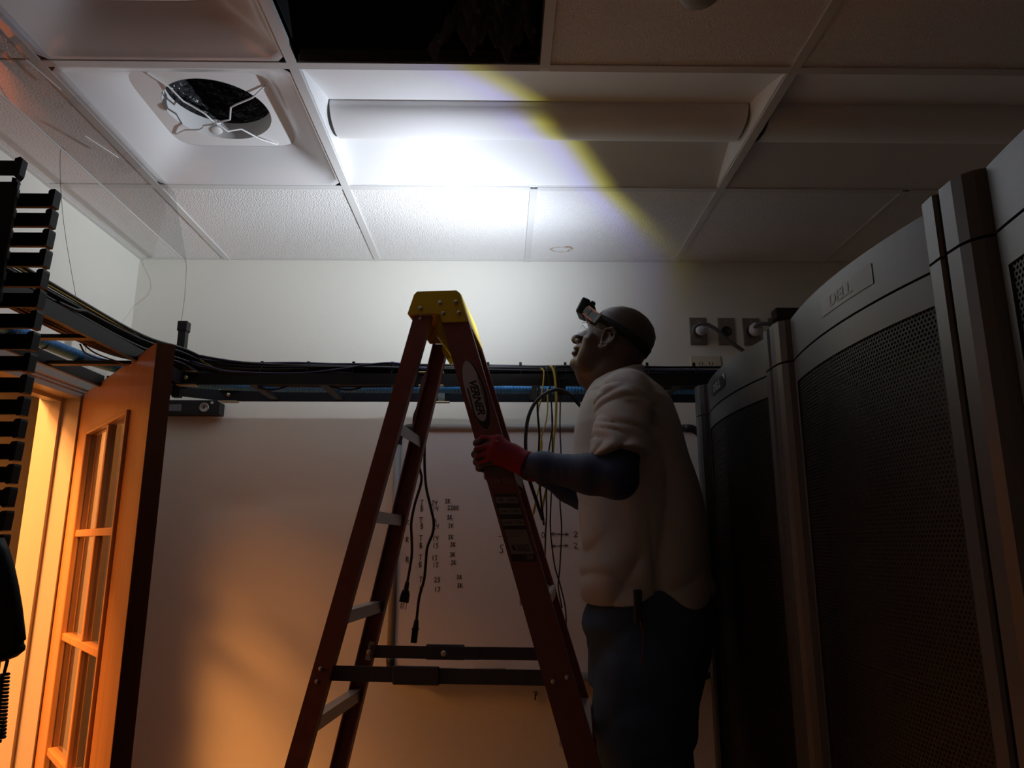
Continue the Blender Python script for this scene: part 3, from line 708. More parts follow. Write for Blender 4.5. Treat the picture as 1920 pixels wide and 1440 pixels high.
# black lock box on the back wall under the ladder
lb = empty('lock_box', (-1.19, BY-.03, 2.095), 0, 'black wall box with a round silver lock under the cable ladder', 'lock box')
q = MB(); q.prism([(-.12, 0), (.113, 0), (.113, .046), (.100, .054), (-.12, .054)], lambda p, z, t_: (p, t_, z), -.022, .0295); q.build('body', BLACKPL, lb)
MB().lathe([(.001, 0), (.0185, 0), (.0185, .003), (.015, .005), (.013, .003), (.001, .003)], (.056, -.022, .025), (0, -1, 0), 24).build('lock_cylinder', mat('dull_steel', (.30, .29, .27), .4, .8), lb)
MB().box(.053, .059, -.0258, -.0245, .020, .032).build('keyhole', BLACKPL, lb)
MB().lathe([(.001, 0), (.006, 0), (.005, .003), (.001, .003)], (.084, -.022, .043), (0, -1, 0), 12).build('screw', CHROME, lb)
MB().box(-.085, -.030, -.0232, -.0222, .012, .037).build('name_label', mat('dim_label', (.10, .10, .11), .5), lb)

# finger cable manager close to the camera at the left edge
MY, MX = 1.20, -0.90
fm = empty('cable_manager', (MX, MY, 0), 0, 'black finger cable manager rising along the left edge of the photo', 'cable manager')
tipx = at(109, 377, y=MY).x-MX; zt = at(109, 377, y=MY).z; PI_ = .0376; L0 = -.095
for k in range(36):
    z = zt-PI_*k
    if z < .75: break
    MB().box(L0, tipx-.008, -.004, .004, z-.0127, z+.0127).build('finger', BLACKPL, fm)
    MB().prism([(tipx-.010, z-.0127), (tipx-.007, z-.0165), (tipx, z-.0150), (tipx+.0017, z+.0127), (tipx+.001, z+.0165), (tipx-.007, z+.0157), (tipx-.010, z+.0127)], lambda p, z_, t_: (p, t_, z_), -.014, .005).build('finger_tip', BLACKPL, fm)
MB().box(L0-.012, L0, -.05, .05, .75, zt+.04).build('spine', BLACK, fm)
SY = -.045; ex = at(24, 430, y=MY+SY).x-MX; zs0 = at(30, 344, y=MY+SY).z; zf = at(30, 317, y=MY+SY).z
SPM = mat('spine_edge_highlight', (.06, .06, .065), .4)
MB().box(L0, ex, SY-.006, SY, .75, zs0).build('side_plate', BLACKPL, fm)
for k in range(6): MB().box(ex, ex+.002, SY-.006, SY, zs0-.010-PI_*k-.018, zs0-.010-PI_*k-.003).build('edge_highlight', SPM, fm)  # paler slips paint the highlights along the plate edge
MB().box(L0, ex-.005, SY-.006, SY, zf-.0127, zf+.0130).build('finger', BLACKPL, fm)
MB().prism([(ex-.009, zf-.0145), (ex-.002, zf-.022), (ex+.0025, zf-.015), (ex+.005, zf+.0135), (ex, zf+.0185), (ex-.009, zf+.015)], lambda p, z_, t_: (p, t_, z_), SY-.010, SY+.004).build('finger_tip', BLACKPL, fm)
MB().prism([(ex-.009, zf-.020), (ex-.002, zf-.022), (ex, zf-.029), (ex-.009, zf-.034)], lambda p, z_, t_: (p, t_, z_), SY-.009, SY+.002).build('finger_link', BLACKPL, fm)

# black handset with its coiled cord hanging on the manager
hy = 1.11
def hpx(u, v): return at(u, v, y=hy)
hs = empty('telephone_handset', hpx(0, 1120), 0, 'black handset with a coiled cord at the left edge, before the orange doorway', 'handset')
h0 = hpx(0, 1120)
prof = [(1008, 4), (1030, 14), (1060, 24), (1100, 33), (1140, 40), (1180, 45), (1200, 47), (1203, 43), (1208, 43), (1213, 46), (1220, 45), (1232, 30), (1239, 12), (1242, 0)]
q = MB(); vs = []; n = 20
for v, u in prof:
    c = hpx(-40, v)-h0; rr_ = (hpx(u, v)-hpx(-40, v)).length
    for k in range(n):
        a = 2*math.pi*k/n; vs.append(c+Vector((rr_*math.cos(a), .026*math.sin(a), 0)))
q.add(vs, [(i*n+k, i*n+(k+1) % n, (i+1)*n+(k+1) % n, (i+1)*n+k) for i in range(len(prof)-1) for k in range(n)], True)
q.add(vs[:n], [tuple(range(n))]); q.add(vs[-n:], [tuple(range(n))]); q.build('shell', BLACKPL, hs)
pts = [hpx(14, 1238)-h0, hpx(11, 1250)-h0, hpx(8, 1262)-h0]
coil = []
for i in range(18*12):
    f = i/(18*12); c = hpx(6-8*f, 1264+125*f)-h0; a = i/12*2*math.pi
    coil.append(c+Vector((.0065*math.cos(a), .0065*math.sin(a), 0)))
MB().tube(pts+coil, .0024, 6).build('coiled_cord', mat('dark_cord', (.018, .018, .014), .4), hs)

# ------------------------------------------------------------------ outlets on the back wall
STEEL = mat('brushed_steel_plate', (.34, .32, .30), .38, .85)
DARKR = mat('receptacle_black', (.012, .012, .012), .5)
IVORY = mat('ivory_plastic', (.60, .57, .44), .45)
PLUGW = mat('plug_white', (.62, .62, .62), .4)
def wallplate(px, label, plug=None):
    c = at(*px, y=BY-.004); t = empty('outlet_plate', (c.x, BY, c.z), 0, label, 'outlet', 'steel outlet plates')
    MB().box(-.035, .035, -.0065, -.0003, -.057, .057, .004).build('plate', STEEL, t)
    MB().lathe([(.001, 0), (.0215, 0), (.0215, .002), (.017, .002), (.016, .0008), (.001, .0008)], (0, -.0065, 0), (0, -1, 0), 28).build('receptacle', DARKR, t)
    for z in (-.042, .042): MB().lathe([(.001, 0), (.0032, 0), (.0025, .0012), (.001, .0012)], (0, -.0065, z), (0, -1, 0), 10).build('screw', CHROME, t)
    return t
wallplate((1309, 621), 'steel outlet plate furthest left with a white plug in it')
wallplate((1362, 621.5), 'steel outlet plate in the middle, its round socket empty')
wallplate((1409, 622), 'steel outlet plate on the right, half hidden by the rack, with a plug')
wallplate((1457, 622), 'steel outlet plate almost wholly hidden behind the rack post')
def twist_plug(px, label, cable):
    c = at(*px, y=BY-.0075); t = empty('power_plug', c, 0, label, 'power plug', 'white twist plugs')
    MB().lathe([(.001, 0), (.020, 0), (.0215, .006), (.0215, .020), (.019, .022)], (0, -.0012, 0), (0, -1, 0), 24).build('collar', GRYC, t)
    MB().lathe([(.0235, .022), (.0265, .026), (.0265, .040), (.022, .050), (.012, .055), (.001, .056)], (0, 0, 0), (0, -1, 0), 24).build('cap', PLUGW, t)
    MB().tube([at(a, b, y=y)-c for a, b, y in cable], .0075, 10).build('cable', GRYC, t)
twist_plug((1311, 621), 'white round plug in the leftmost steel outlet, grey cable looping right',
    [(a, b, y) for a, b, y in ((1312, 632, 2.715), (1306, 630, 2.695), (1301, 624, 2.685), (1301, 615, 2.680), (1306, 610, 2.676), (1315, 607, 2.673), (1328, 609, 2.672), (1342, 617, 2.672), (1355, 629, 2.674), (1372, 643, 2.678), (1392, 657, 2.684), (1420, 676, 2.69))])
twist_plug((1412, 622), 'white round plug in the outlet next to the rack, cable going behind it',
    [(1415, 614, 2.708), (1420, 608, 2.69), (1428, 607, 2.685), (1440, 607, 2.685), (1475, 612, 2.69), (1520, 640, 2.69)])
jb = at(1461, 590, y=BY)
t = empty('junction_box', (jb.x, BY, jb.z), 0, 'small dark brown box on the wall peeping over the rack post', 'junction box')
MB().box(-.033, .06, -.05, -.0003, -.03, .012, .003).build('body', mat('box_brown', (.045, .025, .018), .6), t)
MB().box(-.033, .06, -.054, -.050, -.03, .012, .002).build('cover', mat('box_dark', (.02, .014, .012), .6), t)
dp = at(1323.5, 684, y=BY-.004); t = empty('duplex_outlet', (dp.x, BY, dp.z), 0, 'ivory double outlet laid sideways just above the cable bundle', 'outlet')
MB().box(-.061, .061, -.006, -.0003, -.036, .036, .003).build('plate', IVORY, t)
for s in (-.0205, .0205):
    MB().prism([(s+.0165*math.cos(a), .0145*math.sin(a)) for a in [2*math.pi*k/20 for k in range(20)]], lambda p, z_, t_: (p, t_, z_), -.0088, -.006).build('receptacle', IVORY, t)
    for a in (-.0065, .0055): MB().box(s+a-.0018, s+a+.0018, -.0092, -.0086, -.0015, .0085).build('slot', DARKR, t)
    MB().lathe([(.001, 0), (.0028, 0), (.0028, .0006), (.001, .0006)], (s, -.0086, -.0075), (0, -1, 0), 10).build('slot', DARKR, t)
MB().lathe([(.001, 0), (.0045, 0), (.004, .001), (.001, .001)], (-.053, -.006, -.012), (0, -1, 0), 10).build('screw', DARKR, t)

# ------------------------------------------------------------------ whiteboard
WX0, WX1, WZ0, WZ1 = -.397, .772, 1.150, 2.050
BRD = mat('whiteboard_enamel', (.76, .76, .78), 0.22, spec=.4)
FRM = mat('grey_frame', (.30, .30, .305), .45); FRD = mat('black_corner', (.02, .02, .022), .5)
wb = empty('whiteboard', (.19, BY, 1.6), 0, 'large whiteboard with handwritten columns, hung on the back wall', 'whiteboard')
wo = Vector((.19, BY, 1.6)); fr_y = BY-.020
MB().box(WX0-wo.x, WX1-wo.x, -.020, -.008, WZ0-1.6, WZ1-1.6).build('board', BRD, wb)
q = MB(); q.box(-.4, -.3, -.008, -.0003, -.3, .3); q.box(.3, .4, -.008, -.0003, -.3, .3); q.build('mount', FRD, wb)
cr_ = .05
for a, b in (((WX0+cr_, WZ1), (WX1-cr_, WZ1)), ((WX0+cr_, WZ0), (WX1-cr_, WZ0)), ((WX0, WZ0+cr_), (WX0, WZ1-cr_)), ((WX1, WZ0+cr_), (WX1, WZ1-cr_))):
    MB().tube([Vector((a[0]-wo.x, -.018, a[1]-1.6)), Vector((b[0]-wo.x, -.018, b[1]-1.6))], .0145, 12).build('frame_tube', FRM, wb)
for cx_, cz_, sx_, sz_ in ((WX0, WZ0, 1, 1), (WX1, WZ0, -1, 1), (WX0, WZ1, 1, -1), (WX1, WZ1, -1, -1)):
    c = Vector((cx_+sx_*cr_-wo.x, -.018, cz_+sz_*cr_-1.6)); pts = [c+Vector((-sx_*cr_, 0, .016*sz_))]
    for k in range(7):
        a = math.pi/2*k/6; pts.append(c+Vector((-sx_*cr_*math.cos(a), 0, -sz_*cr_*math.sin(a))))
    pts.append(c+Vector((.016*sx_, 0, -sz_*cr_)))
    MB().tube(pts, .0158, 12).build('frame_corner', FRD, wb)
q = MB(); q.prism([(-.060, .010), (-.060, .002), (-.034, -.004), (-.020, -.004), (-.020, .004), (-.034, .004), (-.056, .006), (-.056, .010)], lambda y, z, x: (x, y, z), WX0+.08-wo.x, WX1-.08-wo.x)
for i, v in enumerate(q.v): q.v[i] = (v[0], v[1]-.012, v[2]+WZ0-1.6-.004)
q.build('marker_tray', FRM, wb)
er = at(917, 1252, y=BY-.052); t = empty('board_eraser', (er.x, BY-.052, WZ0+.0045), 0, 'black eraser resting on the whiteboard tray', 'eraser')
MB().box(-.060, .060, -.012, .012, .006, .026, .003).build('grip', FRD, t); MB().box(-.058, .058, -.011, .011, 0, .006).build('felt', mat('felt_grey', (.03, .03, .03), .9), t)
# handwriting: single-stroke letters laid as thin marker strokes
G = {'T': [[(0, 1), (1, 1.05)], [(.5, 1), (.4, 0)]], 'B': [[(.2, 0), (.25, 1), (.75, .85), (.3, .55), (.8, .3), (.2, 0)]], 'R': [[(.1, 0), (.2, 1), (.8, .8), (.25, .5), (.9, 0)]],
     'K': [[(.15, 0), (.2, 1)], [(.85, 1), (.2, .5)], [(.2, .5), (.95, .05)]], '0': [[(.5, 1), (.15, .7), (.2, .2), (.5, 0), (.8, .3), (.8, .75), (.5, 1)]], '1': [[(.55, 1), (.45, 0)]],
     '2': [[(.1, .8), (.45, 1), (.8, .75), (.2, .05), (.95, .05)]], '3': [[(.15, .95), (.8, .95), (.4, .55), (.8, .3), (.5, 0), (.1, .1)]], '4': [[(.15, 1), (.22, .5)], [(.22, .5), (.75, .55)], [(.9, 1), (.55, 0)]],
     '5': [[(.85, 1), (.3, .95), (.25, .6), (.75, .5), (.7, .1), (.15, .02)]], '6': [[(.7, 1), (.2, .5), (.3, .05), (.75, .15), (.6, .5), (.25, .4)]], '7': [[(.1, .9), (.85, .95)], [(.85, .95), (.4, 0)]],
     'S': [[(.9, .95), (.4, 1), (.2, .7), (.75, .4), (.6, .05), (.05, .05)]], '-': [[(.1, .45), (.95, .55)]], 'C': [[(.8, 1), (.3, .9), (.15, .4), (.5, 0)]],
     '<': [[(.35, .85), (0, .5)], [(0, .5), (.35, .15)], [(0, .5), (1, .5)]], '>': [[(.65, .85), (1, .5)], [(1, .5), (.65, .15)], [(0, .5), (1, .5)]]}
INK = mat('marker_ink', (.05, .045, .05), .6); INKR = mat('marker_ink_red', (.30, .05, .05), .6)
def write(txt, u, v, h=9, wd=6.0, m=INK):
    q = MB(); x = u
    for ch in txt:
        if ch == ' ': x += wd; continue
        for st in G[ch]:
            pts = [at(x+p*wd*.85+random.uniform(-.3, .3), v-qy*h+h/2, y=BY-.0206) for p, qy in st]
            pts = [Vector((p.x-wo.x, -.0206, p.z-1.6)) for p in (bez(pts, 3) if len(pts) > 2 else pts)]
            for a, b in zip(pts, pts[1:]):
                if (b-a).length > 1e-5: q.bar(a, b+(b-a).normalized()*.0006, .0012, .0024, (0, 0, 1) if abs((b-a).normalized().z) < .9 else (1, 0, 0))
        x += wd
    q.build('handwriting', m, wb)
rows = [(None, 'T', '24', '3K', 943, 788, 809, 834, 940), (None, 'B', '14', '2200', 954, 788, 811, 839, 952), ('R', 'T', '6', '3K', 976, 786, 814, 838, 970), (None, 'B', '24', '3K', 987, 788, 812, 840, 986),
        ('R', 'T', '14', '3K', 1009, 786, 811, 840, 1007), (None, 'B', '15', '3K', 1023, 786, 811, 844, 1021), ('R', 'T', '13', '3K', 1046, 785, 809, 843, 1040), (None, 'B', '13', '3K', 1059, 785, 811, 845, 1055),
        ('C', 'T', '23', '3K', 1087, 786, 814, 856, 1082), (None, 'B', '17', '3K', 1105, 786, 814, 857, 1098)]
for r_, a, b, c, v, u1, u2, u3, v3 in rows:
    if r_: write(r_, 761, v+3, 9, 7)
    write(a, u1, v, 10, 8); write(b, u2, v, 9, 6); write(c, u3, v3, 8, 5.5)
write('-', 933, 1006, 8, 10, INKR); write('S', 936, 1029, 15, 11)
write('0', 1015, 1003, 10, 8); write('<', 1033, 1001, 9, 20); write('>', 1047, 1002, 9, 22); write('2', 1075, 1002, 10, 10)
write('<', 1034, 1024, 8, 20); write('>', 1048, 1023, 8, 20); write('2', 1075, 1023, 10, 10)
hk = at(1003, 1300, y=BY); t = empty('wall_hook', (hk.x, BY, hk.z), 0, 'small metal hook screwed into the wall under the whiteboard', 'hook')
MB().lathe([(.001, 0), (.009, 0), (.009, .003), (.004, .004), (.004, .02), (.001, .02)], (0, 0, 0), (0, -1, 0), 14).build('screw_eye', CHROME, t)
MB().tube(bez([(0, -.018, 0), (0, -.022, -.008), (0, -.016, -.018), (0, -.006, -.015)], 5), .0025, 8).build('hook_arm', mat('hook_dark', (.03, .02, .015), .5), t)

# ------------------------------------------------------------------ the stepladder, seen from its side
gV = Vector((.9945, -.105, 0)); eV = Vector((.105, .9945, 0))
FLARE = .06; WN, WF = 1.7995, 2.085
def wn(z): return WN-FLARE*(2.2-z)
def wf(z): return WF+FLARE*(2.2-z)
ld = empty('stepladder', gV*(-.29)+eV*1.94, 0, 'red fibreglass stepladder with a yellow top cap in the middle of the room', 'stepladder')
LO = gV*(-.29)+eV*1.94
def lp(s, w_, z): return gV*s+eV*w_+Vector((0, 0, z))-LO
FIBN = mat('red_fibreglass', (.18, .052, .042), .42, vary=(30, .25), bump=(260, .12, .001))
YEL = mat('yellow_plastic', (.62, .43, .012), .42)
ALU = mat('aluminium', (.50, .49, .47), .4, .8)
DGREY = mat('spreader_grey', (.07, .07, .085), .45, .4)
STICK = mat('sticker_grey', (.42, .40, .40), .45); STKB = mat('sticker_black', (.012, .012, .013), .4)
def fs(z): return .0025+.301*(1.13-z)          # centre line of the front rails
def rs_(z): return -.655-.231*(1.115-z)        # centre line of the rear rails
def rail(sfn, hw, wfn, inn, name, ztop):
    """channel rail: web on the outside, two flanges turned in"""
    q = MB(); n = 2; th = .004; fl = .026
    for (a0, a1, b0, b1) in ((-hw, hw, 0, th), (-hw, -hw+th, th, fl), (hw-th, hw, th, fl)):
        vs = []
        for z in (0.0 if True else 0, ztop):
            for da, db in ((a0, b0), (a1, b0), (a1, b1), (a0, b1)): vs.append(lp(sfn(z)+da, wfn(z)+inn*db, z))
        q.add(vs, [(0, 3, 2, 1), (4, 5, 6, 7), (0, 1, 5, 4), (1, 2, 6, 5), (2, 3, 7, 6), (3, 0, 4, 7)])
    return q.build(name, FIBN, ld)
rail(fs, .0360, wn, 1, 'front_rail', 2.20); rail(fs, .0360, wf, -1, 'front_rail', 2.20)
rail(rs_, .0235, wn, 1, 'rear_rail', 2.205); rail(rs_, .0235, wf, -1, 'rear_rail', 2.205)
for sfn, wf_, inn in ((fs, wn, 1), (fs, wf, -1), (rs_, wn, 1), (rs_, wf, -1)):
    q = MB(); q.box(-.045, .045, -.004, .034 if inn > 0 else .004, 0, .07, .004)
    q = MB(); c = lp(sfn(0.03), wf_(0.03)+inn*.012, .035); q.obox(c, gV, eV, (0, 0, 1), .046, .020, .035, .006); q.build('foot', mat('rubber', (.02, .02, .02), .7), ld)
# cap: thick moulded plate with skirts
cs = [(-.4424, 2.2085), (-.4263, 2.262), (-.418, 2.2705), (-.312, 2.2705), (-.3020, 2.262), (-.2796, 2.1830), (-.3480, 2.1830), (-.3560, 2.2085)]
cs = [(a*1.0, z) for a, z in cs]
def capside(w0, w1): 
    return MB().prism(cs, lambda s_, z, t: lp(s_, t, z), w0, w1)
q = capside(WN-.006, WN+.004); q.build('cap_side', YEL, ld)
q = capside(WF-.004, WF+.006); q.build('cap_side', YEL, ld)
top = [(-.4263, 2.262), (-.418, 2.2705), (-.312, 2.2705), (-.3020, 2.262), (-.302, 2.255), (-.4263, 2.255)]
MB().prism(top, lambda s_, z, t: lp(s_, t, z), WN+.004, WF-.004).build('cap_top', YEL, ld)
MB().prism([(-.3030, 2.262), (-.3005, 2.262), (-.2780, 2.1830), (-.2815, 2.1830)], lambda s_, z, t: lp(s_, t, z), WN+.004, WF-.004).build('cap_front', YEL, ld)
MB().prism([(-.4424, 2.2085), (-.4263, 2.262), (-.4230, 2.262), (-.4390, 2.2085)], lambda s_, z, t: lp(s_, t, z), WN+.004, WF-.004).build('cap_back', YEL, ld)
q = MB().prism([(-.372, 2.255), (-.364, 2.255), (-.364, 2.150), (-.372, 2.160)], lambda s_, z, t: lp(s_, t, z), WN+.03, WF-.03); q.build('cap_web', YEL, ld)
q = MB().prism([(-.400, 2.255), (-.345, 2.255), (-.350, 2.150), (-.368, 2.128), (-.392, 2.165)], lambda s_, z, t: lp(s_, t, z), WF-.050, WF-.034); q.build('cap_bracket', YEL, ld)
for s_, z in ((-.4083, 2.2227), (-.3555, 2.2363), (-.3124, 2.2379), (-.3459, 2.2071), (-.3044, 2.2074)):
    MB().lathe([(.001, 0), (.0062, 0), (.0052, .0035), (.003, .0048), (.001, .005)], lp(s_, WN-.006, z), -eV, 14).build('rivet', ALU, ld)
MB().lathe([(.001, 0), (.006, 0), (.004, .004), (.001, .0045)], lp(-.408, WN-.0, 2.196), -eV, 12).build('rivet', ALU, ld)
# steps on the front, thin braces on the rear
for z in (1.80, 1.50, 1.20, .90, .60, .30):
    w0, w1 = wn(z)+.006, wf(z)-.006; s0 = fs(z)
    q = MB(); q.prism([(s0-.034, z-.003), (s0+.040, z-.003), (s0+.040, z-.030), (s0+.037, z-.030), (s0+.037, z-.006), (s0-.031, z-.006), (s0-.031, z-.030), (s0-.034, z-.030)], lambda s_, zz_, t: lp(s_, t, zz_), w0, w1)
    for k in range(5): q.prism([(s0-.030+k*.015, z-.003), (s0-.022+k*.015, z-.003), (s0-.022+k*.015, z), (s0-.030+k*.015, z)], lambda s_, zz_, t: lp(s_, t, zz_), w0, w1)
    q.build('step', ALU, ld)
    for w_, inn in ((wn(z), 1), (wf(z), -1)):
        MB().bar(lp(s0+.030, w_+inn*.008, z-.035), lp(s0+.005, w_+inn*.008, z-.075), .010, .014).build('step_brace', ALU, ld)
for z in (1.912, 1.686, 1.444, 1.203, .965, .725, .485, .245):
    w0, w1 = wn(z)+.004, wf(z)-.004; s0 = rs_(z)
    q = MB(); q.prism([(s0-.018, z+.008), (s0+.012, z+.008), (s0+.012, z-.022), (s0+.0095, z-.022), (s0+.0095, z+.0055), (s0-.018, z+.0055)], lambda s_, zz_, t: lp(s_, t, zz_), w0, w1); q.build('rear_brace', ALU, ld)
# folding spreader bars
for wfn, inn, nm in ((wn, 1, 0), (wf, -1, 1)):
    z = 1.314; w_ = wfn(z)+inn*.018; a = lp(rs_(z)+.012, w_, z); b = lp(fs(z)-.012, w_, z-.002); mid = a.lerp(b, .52)-Vector((0, 0, .001))
    u0 = a.lerp(b, .40); 
    MB().bar(a, mid+(b-a)*.06, .004, .034).build('spreader_bar', DGREY, ld)
    o = MB().bar(mid-(b-a)*.06+eV*(-inn*.005), b+eV*(-inn*.005), .004, .034).build('spreader_bar', DGREY, ld)
    q = MB(); q.obox(a.lerp(b, .40)+eV*(inn*-.010), (b-a), eV, (0, 0, 1), .055, .004, .021, .003); q.build('spreader_lock', DGREY, ld)
    for p in (a, b, a.lerp(b, .40)): MB().lathe([(.001, 0), (.008, 0), (.006, .004), (.001, .005)], p+eV*(-.008 if inn > 0 else -.016), -eV, 12).build('rivet', ALU, ld)
    q = MB(); q.obox(a+Vector((-.004, 0, 0))-eV*(inn*.010), (0.23, 0, 1), eV, (1, 0, -.23), .026, .003, .009, .002); q.build('hinge_bracket', ALU, ld)
    for s_ in (-.012, .020):
        MB().lathe([(.001, 0), (.0065, 0), (.0045, .0035), (.001, .004)], lp(fs(z)+s_, wn(z) if inn > 0 else wf(z), z-.004+s_*.3), -eV if inn > 0 else eV, 12).build('rivet', ALU, ld)
    for dz in (.012, -.016):
        MB().lathe([(.001, 0), (.0055, 0), (.0045, .0035), (.001, .004)], lp(rs_(z+dz)-.004, wn(z+dz) if inn > 0 else wf(z+dz), z+dz), -eV if inn > 0 else eV, 12).build('rivet', ALU, ld)
# printed stickers on the near front rail; local frame: along the rail (downwards) and across it
ra = (gV*.301+Vector((0, 0, -1))).normalized(); rc = gV
up3 = (eV*FLARE*0+ra).normalized()
def onrail(z, x, y, off):                                   # x across the rail (right), y down the rail
    zz_ = z+ra.z*y; p = lp(fs(z)+ra.dot(gV)*y+x, wn(zz_)-off, zz_); return p
def patch(z0, pts, off, name, m): return MB().add([onrail(z0, x, y, off) for x, y in pts], [tuple(range(len(pts)))]).build(name, m, ld)
def oval(a, b, n=40): return [(a*math.cos(2*math.pi*k/n), b*math.sin(2*math.pi*k/n)) for k in range(n)]
zo = 1.985
patch(zo, [(x+.002-y*.02, y) for x, y in oval(.0265, .098)], .0006, 'oval_rim', mat('sticker_rim', (.30, .20, .16), .4))
patch(zo, [(x+.002-y*.02, y) for x, y in oval(.0255, .096)], .0011, 'oval_sticker', STKB)
patch(zo, [(x*(1 if x < 0 else .86)-.0005-y*.02, y-.010) for x, y in oval(.0245, .084)], .0016, 'oval_field', STICK)
patch(zo, [(-.0195-y*.02, y) for y in (-.018, .06)]+[(-.0155-y*.02, y) for y in (.066, -.018)], .0021, 'oval_stripe', STKB)
patch(zo, [(.0165-y*.02, y) for y in (-.060, .05)]+[(.0185-y*.02, y) for y in (.05, -.060)], .0021, 'oval_stripe', STKB)
text_mesh('VERNER', .0285, lambda x, y: onrail(zo, y*1.0-.001-x*.02, x+.008, .0024), 'oval_lettering', STKB, ld, .0009, .12, space=.93)
z1 = 1.752
STKD = mat('sticker_dim', (.13, .105, .10), .5); STKT = mat('sticker_print', (.20, .17, .16), .5)
patch(z1+.044, [(-.028, -.012), (.028, -.018), (.028, .020), (-.028, .020)], .0008, 'upper_sticker', STKD)
text_mesh('136 KG', .019, lambda x, y: onrail(z1+.012, x*.95, -y, .0010), 'weight_print', STKT, ld, .0004)
patch(z1-.020, [(-.029, 0), (.029, 0), (.029, .168), (-.029, .168)], .0008, 'rating_sticker', STKB)
for k, (lt_, rt) in enumerate((('8ft', '2.4m'), ('max', '2.26m'), ('reach', '1.70m'))):
    y = .008+k*.028
    patch(z1-.020, [(-.027, y), (.027, y), (.027, y+.016), (-.027, y+.016)], .0012, 'sticker_row', STKT)
    text_mesh(lt_, .010, lambda x, yy: onrail(z1-.020, x-.014, y+.008-yy, .0016), 'row_print', STKB, ld, .0002)
    text_mesh(rt, .010, lambda x, yy: onrail(z1-.020, x+.012, y+.008-yy, .0016), 'row_print', STKB, ld, .0002)
patch(z1-.020, [(-.027, .090), (.027, .090), (.027, .150), (-.027, .150)], .0012, 'sticker_panel', STKT)
for k in range(3): patch(z1-.020, [(-.023, .096+k*.005), (.020-.006*k, .096+k*.005), (.020-.006*k, .0975+k*.005), (-.023, .0975+k*.005)], .0016, 'print_line', STKD)
for k in range(7): patch(z1-.020, [(-.008+k*.0042, .126), (-.008+k*.0042+.0022, .126), (-.008+k*.0042+.0022, .144), (-.008+k*.0042, .144)], .0016, 'bar_mark', STKB)
patch(z1-.020, [(-.022, .132), (-.014, .126), (-.011, .142), (-.020, .140)], .0016, 'print_mark', STKB)
patch(z1-.020, [(.008, .153), (.024, .153), (.024, .163), (.008, .163)], .0014, 'print_block', STKD)

